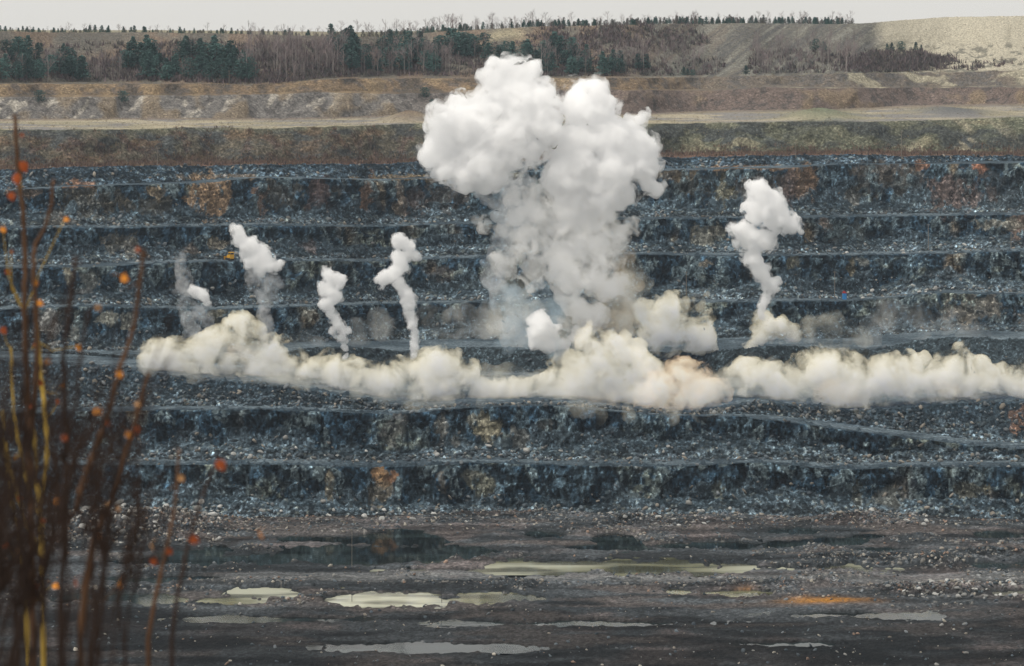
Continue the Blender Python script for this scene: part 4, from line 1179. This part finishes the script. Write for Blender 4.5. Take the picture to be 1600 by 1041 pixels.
# trees on the plateau edge: nearest ones one by one, the rest of the line as one mass
edge_d, edge_z = line_at['wooded']
def plateau_pt(u, back):
    iu = int(np.argmin(np.abs(U - u)))
    d = edge_d[iu] + back
    return ((u - UC) / FPX * d, d, edge_z[iu] - min(back, 100) * .03 - .1)
def young(n_, u0, u1, h0, h1, b0, b1, kind, label, group):
    for _ in range(n_):
        u, bk = R.uniform(u0, u1), R.uniform(b0, b1)
        p = plateau_pt(u, bk)
        h = R.uniform(h0, h1) * p[1] / FPX
        o = link('young_pine' if kind == 'young' else 'bare_tree', LIB[kind, R.randrange(3)], None, p)
        o.scale = (h * R.uniform(1.0, 1.5), h * R.uniform(1.0, 1.5), h)
        o.rotation_euler = (0, 0, R.uniform(0, 6.28))
        tag(o, label, 'tree', group)
young(55, -20, 540, 6, 13, 3, 40, 'young', 'small young pine on the skyline of the left plateau', 'young pines on the plateau')
young(90, 780, 1320, 7, 13, 2, 22, 'young', 'young pine in the dense green row on the skyline at right', 'young pines on the plateau')
young(18, 600, 780, 8, 15, 3, 30, 'young', 'young pine among bare trees on the skyline left of the smoke', 'young pines on the plateau')
young(34, 0, 540, 9, 20, 6, 60, 'thinbare', 'thin bare tree on the skyline of the left plateau', 'bare trees on the plateau')
young(52, 530, 860, 16, 30, 6, 50, 'thinbare', 'thin bare tree in the purple row on the skyline above the smoke', 'bare trees on the plateau')
young(60, 820, 1330, 12, 24, 8, 50, 'thinbare', 'thin bare tree behind the green row on the skyline at right', 'bare trees on the plateau')
vs, fs, nv = [], [], 0
for k in range(900):
    u = R.choice((R.uniform(-220, 560), R.uniform(520, 870), R.uniform(780, 1335), R.uniform(520, 1335)))
    kind = 'young' if R.random() < (0.75 if u < 520 or u > 870 else 0.25) else 'thinbare'
    me = LIB[kind, R.randrange(3)]
    if ('np', me.name) not in LIB:
        c = np.empty(len(me.vertices) * 3, np.float32)
        me.vertices.foreach_get('co', c)
        me.calc_loop_triangles()
        t = np.empty(len(me.loop_triangles) * 3, np.int32)
        me.loop_triangles.foreach_get('vertices', t)
        LIB['np', me.name] = (c.reshape(-1, 3), t.reshape(-1, 3))
    c, t = LIB['np', me.name]
    p = plateau_pt(u, R.uniform(30, 130))
    h = (R.uniform(6, 12) if u < 520 else R.uniform(9, 17)) * p[1] / FPX
    an = R.uniform(0, 6.28)
    ca, sa = math.cos(an) * h * 1.2, math.sin(an) * h * 1.2
    sub = NP_R.rand(len(t)) < 0.45
    vs.append(np.stack([c[:, 0] * ca - c[:, 1] * sa, c[:, 0] * sa + c[:, 1] * ca, c[:, 2] * h], 1) + np.array(p))
    fs.append(t[sub] + nv)
    nv += len(c)
vs = np.concatenate(vs)
gr = fbm(vs * np.array([0.02, 0.0, 0.0]), 3, 77)
gcol = np.array([0.11, 0.105, 0.095]) * np.ones((len(vs), 3))
tag(link('treeline', mesh_np('treeline', vs, np.concatenate(fs), M['brush'], gcol)), kind='stuff')

# dry brush and grass: blades in tufts on the upper berms and slopes
def brush(name, weight, n_, h0, h1, wid, cols, blades=7):
    idx = pick(weight / np.maximum(np.gradient(D, axis=0), 0.05) * 0 + weight, n_)
    base = GRID[idx]
    b = np.repeat(base, blades, 0)
    m = len(b)
    h = NP_R.uniform(h0, h1, (m, 1))
    off_ = NP_R.normal(0, wid, (m, 3)) * np.array([1, .7, 0])
    lean_ = NP_R.normal(0, .35, (m, 3)) * np.array([1, 1, 0])
    a = NP_R.rand(m) * 6.28
    wv_ = np.stack([np.cos(a), np.sin(a), np.zeros(m)], 1) * (0.16 * h)
    r = b + off_ - np.array([0, 0, .15])
    v = np.stack([r - wv_, r + wv_, r + (lean_ + np.array([0, 0, 1.0])) * h], 1).reshape(-1, 3)
    c = np.array(cols)[NP_R.randint(len(cols), size=n_)] * NP_R.uniform(.7, 1.3, (n_, 1))
    c = np.repeat(c, blades * 3, 0)
    tag(link(name, mesh_np(name, v, np.arange(m * 3).reshape(-1, 3), M['brush'], c)), kind='stuff')
RED = [(0.135, 0.088, 0.07), (0.15, 0.10, 0.075), (0.11, 0.08, 0.072), (0.17, 0.13, 0.09)]
PUR = [(0.14, 0.105, 0.11), (0.115, 0.085, 0.09), (0.15, 0.12, 0.11), (0.10, 0.095, 0.085)]
STR = [(0.24, 0.19, 0.11), (0.20, 0.15, 0.09), (0.16, 0.14, 0.085)]
brush('dry_red_brush', isin('berm8') * 1.0 + isin('face9') * sstep(0.3, 0.0, TT) * 0.5 + isin('face9') * sstep(0.5, 0.66, n2) * sstep(900, 600, UU) * 0.3, 5500, 0.6, 1.9, 0.8, RED)
brush('purple_thicket', isin('wooded') * ((sstep(1.1, 0.8, np.sqrt(((UU - 1405) / 88) ** 2 + ((YPX - 98) / 17) ** 2) + 0.7 * (n2 - 0.5))) * 2.4 + sstep(0.45, 0.6, n1) * (YPX > 92) * (YPX < 118) * sstep(1330, 1360, UU) * 0.5 + (sstep(1.2, 0.6, np.sqrt(((UU - 965) / 130) ** 2 + ((YPX - 62) / 22) ** 2) + 1.6 * (n2 - 0.5) + 1.2 * (n1 - 0.5))) * 0.8 + ((UU > 180) & (UU < 560) & (YPX > 66)) * 0.35 + ((UU > 1170) & (UU < 1330) & (YPX > 80)) * 0.4 + ((UU < 1130) & (YPX > 92)) * 0.35 + ((UU < 1010) & (YPX > 70)) * 0.12), 6500, 1.0, 3.4, 1.2, PUR)
brush('dry_grass', isin('slope11', 'berm11', 'berm10') * 0.7 + isin('terrace') * 0.35 + isin('wooded') * (UU < 1340) * 0.25 + isin('face9') * 0.25 + isin('plateau') * 0.2, 9000, 0.25, 0.9, 0.7, STR)

# ------------------------------------------------------------------ poles, bulldozer, cabin
all_rows = np.arange(NV)
def seen_ground(u, y):
    iu = int(np.argmin(np.abs(U - u)))
    rowpx = YH - P2[:, iu, 2] / P2[:, iu, 1] * FPX
    vis = np.minimum.accumulate(rowpx)
    k = int(np.argmax(rowpx <= y))
    return P2[k, iu]
POLES = [(246, 233, 260, 'thin pole on the red brush strip at left'), (1072, 425, 463, 'thin pole on the rubble berm left of the curling tail plume'), (1304, 424, 464, 'thin pole standing beside the blue cabin'),
         (1450, 350, 390, 'pole on the upper rubble berm at right'), (1579, 360, 388, 'short pole on the upper rubble berm at far right edge'), (1243, 222, 247, 'pole on the rust brush strip above the tail plume'),
         (1408, 205, 245, 'taller pole on the brush strip below the pale slides'), (1583, 224, 245, 'small pole on the brush strip at far right edge'), (358, 110, 133, 'pale pole before the pines at left on the brown berm'), (1470, 92, 113, 'pole before the purple thicket')]
for (u, y0, y1, lb) in POLES:
    p = seen_ground(u, y1)
    h = (y1 - y0) * p[1] / FPX
    r_ = empty('utility_pole', [float(a) for a in p], R.uniform(-.3, .3))
    MB().tube([(0, 0, -.8), (0.03, 0, h * .5), (0, 0, h)], [.17, .15, .12], 7).build('pole', M['pole'], r_)
    m_ = MB().box((0, 0, h - .5), (1.5, .14, .14))
    m_.box((-.6, 0, h - .33), (.1, .1, .22)).box((.6, 0, h - .33), (.1, .1, .22))
    m_.build('crossarm', M['pole'], r_)
    tag(r_, lb, 'pole', 'poles on the benches')
for (u, y0, y1, lb) in ((550, 829, 888, 'tall thin marker stake at the far edge of the dark puddle'), (550, 921, 944, 'short marker stake with a cross foot in the pale near puddle'), (690, 904, 944, 'leaning dark marker stake by the near puddle')):
    p = seen_ground(u, y1)
    h = (y1 - y0) * p[1] / FPX
    r_ = empty('marker_stake', [float(a) for a in p])
    MB().tube([(0, 0, -.4), (-.03 * h if u == 690 else 0, 0, h)], [.085, .06], 6).build('stake', M['pole'] if y0 < 900 else M['steel'], r_)
    MB().box((0, 0, .12), (2.0, .3, .22)).box((0, 0, .16), (.3, 1.6, .2)).build('foot', M['steel'], r_)
    tag(r_, lb, 'stake', 'marker stakes on the floor')

p = seen_ground(359, 407)
dz = empty('bulldozer', [float(a) for a in p], math.radians(118))
dz.scale = (1.12, 1.12, 1.12)
for sy in (-1, 1):
    t_ = MB()
    prof_ = [(-2.1, .45), (-1.8, .05), (1.5, .05), (2.0, .5), (1.7, .95), (-1.8, .95)]
    L_ = [(x, sy * 1.05 - .28, z) for x, z in prof_]
    R_2 = [(x, sy * 1.05 + .28, z) for x, z in prof_]
    t_.poly(L_[::-1]).poly(R_2)
    for i in range(6):
        j = (i + 1) % 6
        t_.poly([L_[i], L_[j], R_2[j], R_2[i]])
    for i in range(5):
        t_.box((-1.5 + .72 * i, sy * 1.05, .5), (.4, .64, .4))
    t_.build('track', M['steel'], dz)
MB().box((.9, 0, 1.45), (2.3, 1.35, 1.0), 0, .92).box((0, 0, .85), (3.4, 1.5, .35)).build('hood', M['yellow'], dz)
MB().tube([(1.2, .35, 1.9), (1.2, .35, 2.9)], .09, 6).build('exhaust', M['steel'], dz)
cb = MB().box((-1.0, 0, 1.7), (1.5, 1.7, 1.3)).box((-1.0, 0, 3.12), (1.75, 1.95, .2))
for sx in (-.68, .68):
    for sy in (-.78, .78):
        cb.box((-1.0 + sx, sy, 2.68), (.12, .12, .7))
c_ = cb.build('cab', M['yellow'], dz)
MB().box((-1.0, 0, 2.68), (1.38, 1.55, .68)).build('window', M['glass'], c_)
bl = MB()
for i in range(5):
    an = -0.5 + i * .25
    bl.box((2.65 - .22 * math.cos(an * 1.6), 0, .2 + .27 * i), (.12, 3.3, .30))
bl.build('blade', M['yellow'], dz)
MB().box((1.9, .95, .5), (1.5, .16, .2)).box((1.9, -.95, .5), (1.5, .16, .2)).build('push_arm', M['yellow'], dz)
tag(dz, 'small yellow bulldozer on a middle berm beside the leaning smoke puff', 'bulldozer')

p = seen_ground(1319, 468)
cbn = empty('cabin', [float(a) for a in p], .15)
MB().box((0, 0, 1.35), (1.55, 1.5, 2.75)).box((0, 0, .06), (1.7, 1.65, .2)).build('wall', M['blue'], cbn)
d_ = MB().box((-.1, -.775, 1.3), (.8, .05, 2.1)).build('door', M['blue'], cbn)
MB().box((.2, -.82, 1.3), (.06, .05, .3)).build('handle', M['steel'], d_)
MB().box((0, 0, 2.86), (1.8, 1.75, .22)).box((-.15, .1, 3.35), (1.3, .9, .75), 0, .6).build('roof', M['red'], cbn)
tag(cbn, 'small upright blue cabin with red top on the rubble berm', 'cabin')

# ------------------------------------------------------------------ saplings close to the camera
M['yellow_bark'] = surf_mat('young_birch_bark', (0.42, 0.28, 0.055), rough=.7, noise=(9.0, .35))
M['brown_bark'] = surf_mat('brown_twig_bark', (0.085, 0.042, 0.02), rough=.8, noise=(9.0, .4))
M['dark_bark'] = surf_mat('dark_twig_bark', (0.030, 0.017, 0.012), rough=.8, noise=(9.0, .4))
M['leaf_orange'] = surf_mat('orange_leaf', (0.62, 0.23, 0.025), rough=.6, noise=(20.0, .3))
M['leaf_rust'] = surf_mat('rust_leaf', (0.33, 0.07, 0.015), rough=.6, noise=(20.0, .3))
M['leaf_pale'] = surf_mat('pale_leaf', (0.66, 0.36, 0.16), rough=.6, noise=(20.0, .3))
def pt(u, y, d):
    return Vector(((u - UC) / FPX * d, d, -(y - YH) / FPX * d))
def rim_z(d):
    return float(np.interp(d, [a for a, b in prof], [b for a, b in prof]))
def stem(mb, pix, d, r0, r1, root=False):
    """a twig through photo points, thickest first; ROOT runs it down to the ground"""
    pts = [pt(u, y, d + 0.02 * i) for i, (u, y) in enumerate(pix)]
    if root:
        b0 = pts[0]
        pts = [Vector((b0.x + .03, b0.y, rim_z(d) - .1)), Vector((b0.x + .01, b0.y, (b0.z + rim_z(d)) / 2))] + pts
    n_ = len(pts)
    fine_ = []
    for i in range(n_ - 1):
        for t in (0, .34, .67):
            q_ = pts[i].lerp(pts[i + 1], t)
            fine_.append(q_ + Vector((R.uniform(-1, 1), R.uniform(-1, 1), 0)) * r0 * .25)
    fine_.append(pts[-1])
    rad = [r0 + (r1 - r0) * i / (len(fine_) - 1) for i in range(len(fine_))]
    mb.tube(fine_, rad, 7)
def leaf(u, y, d, size, mat, parent):
    mb = MB()
    size = size * .82
    w_ = size * .40
    prof_l = [(0, 0), (.18, .7), (.42, 1), (.7, .62), (1, 0)]
    up = [(a * size, b * w_, .12 * size * math.sin(a * 3)) for a, b in prof_l]
    dn = [(a * size, -b * w_, .12 * size * math.sin(a * 3)) for a, b in prof_l]
    mid_ = [(a * size, 0, .05 * size * math.sin(a * 3)) for a, b in prof_l]
    for i in range(4):
        mb.poly([mid_[i], mid_[i + 1], up[i + 1], up[i]])
        mb.poly([mid_[i], dn[i], dn[i + 1], mid_[i + 1]])
    mb.tube([(-.35 * size, 0, .02), (0, 0, 0)], size * .02, 4)
    o = mb.build('leaf', M[mat], parent)
    o.location = pt(u, y, d) + Vector((R.uniform(-.3, 0) * size, 0, 0))
    o.rotation_euler = (R.uniform(.7, 1.6), R.uniform(0.2, 1.4), R.uniform(-.8, .8))
    return o
def sapling(label, d, mat, stems, leaves):
    root_ = empty('birch_sapling', pt(*stems[0][0][0], d))
    root_.location.z = rim_z(d)
    inv_ = Matrix.Translation(root_.location).inverted()
    first = True
    for (pix, r0, r1) in stems:
        mb = MB()
        stem(mb, pix, d, r0, r1, root=first)
        o = mb.build('trunk' if first else 'branch', M[mat], root_, smooth=True)
        o.matrix_parent_inverse = inv_
        first = False
    leaves = leaves + [(q[0] + R.uniform(-9, 12), q[1] + R.uniform(-10, 10), R.uniform(.014, .024), R.choice(('orange', 'rust', 'rust', 'pale'))) for st in stems for q in st[0][3::7]]
    ways = [pt(u, y, d) for st in stems for (u, y) in st[0]]
    for (u, y, sz, lm) in leaves:
        o = leaf(u, y, d, sz, 'leaf_' + lm, root_)
        o.matrix_parent_inverse = inv_
        t0 = pt(u, y, d)
        near_ = min((q_ for q_ in ways if q_.z < t0.z + .02), key=lambda q_: (q_ - t0).length, default=ways[0])
        mid_ = near_.lerp(t0, .5) + Vector((R.uniform(-.02, .02), 0, -.02))
        ob_ = MB().tube([near_, mid_, t0], [.0022, .0017, .001], 4).build('twig', M[mat], root_)
        ob_.matrix_parent_inverse = inv_
    tag(root_, label, 'sapling', 'saplings on the near rim')
sapling('bright yellow forked sapling with three upright stems at left', 7.6, 'yellow_bark',
 [([(67, 1000), (67, 941), (66, 860), (65, 815), (63, 795), (70, 742), (74, 703), (70, 650), (67, 612), (63, 570), (60, 534), (57, 500)], .0078, .0055),
  ([(63, 795), (58, 759), (55, 686), (45, 630), (41, 565), (40, 534), (39, 490)], .0062, .005),
  ([(63, 805), (52, 794), (41, 745), (32, 707), (22, 642), (19, 586), (17, 543)], .006, .0035)],
 [(33, 252, .05, 'rust'), (99, 597, .03, 'orange'), (92, 623, .025, 'rust'), (121, 541, .034, 'orange'), (59, 595, .03, 'rust'), (102, 341, .026, 'orange'), (11, 421, .03, 'rust'), (17, 392, .02, 'rust'), (4, 355, .03, 'orange'), (4, 511, .035, 'rust')])
sapling('tall rust brown sapling reaching highest of the row with a red leaf near its tip', 6.2, 'brown_bark',
 [([(52, 1000), (50, 900), (48, 760), (44, 640), (40, 534), (38, 457), (40, 419), (38, 361), (33, 304), (27, 258), (25, 208), (23, 180)], .0085, .005), ([(47, 700), (56, 600), (58, 520), (54, 440), (52, 400), (57, 380), (71, 354), (81, 315), (84, 280)], .007, .004)],
 [(30, 270, .04, 'rust'), (20, 300, .03, 'rust'), (62, 470, .025, 'orange')])
sapling('thin yellow sapling hugging the bottom left corner', 7.2, 'yellow_bark',
 [([(43, 1000), (41, 941), (37, 900), (32, 867), (27, 830), (22, 802), (14, 760), (9, 716), (4, 640)], .0075, .004), ([(60, 870), (56, 854), (40, 815), (28, 780), (17, 738), (10, 690)], .006, .004)],
 [(35, 881, .035, 'orange'), (84, 913, .03, 'orange'), (56, 910, .025, 'rust'), (8, 850, .03, 'rust')])
sapling('brown slanting sapling with blurred orange leaves left of the two rightmost', 5.2, 'brown_bark',
 [([(126, 1000), (131, 941), (143, 854), (152, 830), (160, 811), (177, 777), (186, 742), (195, 715), (203, 690), (212, 655), (220, 625), (233, 582)], .0075, .005), ([(118, 800), (128, 760), (143, 716), (164, 664), (174, 630), (181, 600), (190, 570), (199, 543), (212, 500), (219, 440), (224, 390)], .0075, .004)],
 [(147, 640, .026, 'orange'), (186, 580, .022, 'orange'), (212, 664, .028, 'rust'), (199, 674, .024, 'orange'), (190, 431, .03, 'orange'), (95, 777, .03, 'orange'), (91, 809, .024, 'rust'), (167, 785, .024, 'pale'), (184, 790, .018, 'pale'), (187, 906, .026, 'orange'), (116, 906, .024, 'rust')])
sapling('brown sapling leaning right with pale leaves near the stone heap', 5.6, 'brown_bark',
 [([(232, 1000), (242, 941), (250, 900), (259, 863), (265, 835), (270, 811), (276, 760), (280, 700)], .006, .003)],
 [(238, 851, .03, 'pale'), (239, 872, .026, 'rust'), (281, 743, .024, 'pale')])
sapling('rightmost dark sapling of the row with one rust red leaf', 5.0, 'dark_bark',
 [([(268, 1000), (278, 930), (290, 870), (298, 839), (310, 795), (318, 770), (327, 748), (339, 722)], .005, .003)],
 [(341, 718, .034, 'rust'), (298, 839, .028, 'rust'), (405, 832, .028, 'orange')])
sapling('dark thin sapling with high bare tips behind the yellow stems', 4.4, 'dark_bark',
 [([(95, 1000), (98, 900), (100, 800), (104, 680), (98, 560), (110, 470), (118, 400)], .006, .004), ([(98, 720), (120, 620), (128, 540), (140, 480)], .004, .002), ([(100, 860), (88, 740), (76, 640), (72, 560), (85, 500)], .004, .002)], [])
# dark leafless undergrowth in the bottom left corner, close to the lens
ug = MB()
for k in range(56):
    u = R.uniform(-60, 225) if k % 2 else R.uniform(-90, 70)
    top = R.uniform(520, 930) + max(0, u) * .5
    d = R.uniform(2.8, 4.6)
    pts_ = [pt(u + R.uniform(-60, 30), 1150, d), pt(u + R.uniform(-25, 12), 950, d), pt(u + R.uniform(-14, 20), (950 + top) / 2, d), pt(u + R.uniform(-10, 40), top, d)]
    ug.tube(pts_, [.0026, .0023, .0017, .0008], 5)
    for j in range(5):
        t = R.uniform(.15, .9)
        q_ = pts_[1].lerp(pts_[3], t)
        e_ = q_ + Vector((R.uniform(-.08, .10), R.uniform(-.06, .06), R.uniform(.05, .24)))
        ug.tube([q_, q_.lerp(e_, .5) + Vector((R.uniform(-.01, .01), 0, 0)), e_], [.0018, .0013, .0006], 4)
ugo = ug.build('undergrowth_shrub', M['dark_bark'])
tag(ugo, 'dark leafless bush of crowded twigs filling the bottom left corner', 'bush', None, 'thing')

# ------------------------------------------------------------------ air
hz = MB().box((0, 1900, -60), (4400, 4200, 260)).mesh('haze')
m, n, l = new_mat('haze_air')
out = n.new('ShaderNodeOutputMaterial')
pv = n.new('ShaderNodeVolumePrincipled')
pv.inputs['Color'].default_value = (0.72, 0.86, 1.0, 1)
pv.inputs['Density'].default_value = 0.000044
pv.inputs['Density Attribute'].default_value = ''
pv.inputs['Anisotropy'].default_value = 0.2
l.new(pv.outputs[0], out.inputs['Volume'])
hz.materials.append(m)
tag(link('haze', hz), kind='stuff')

#@@END@@
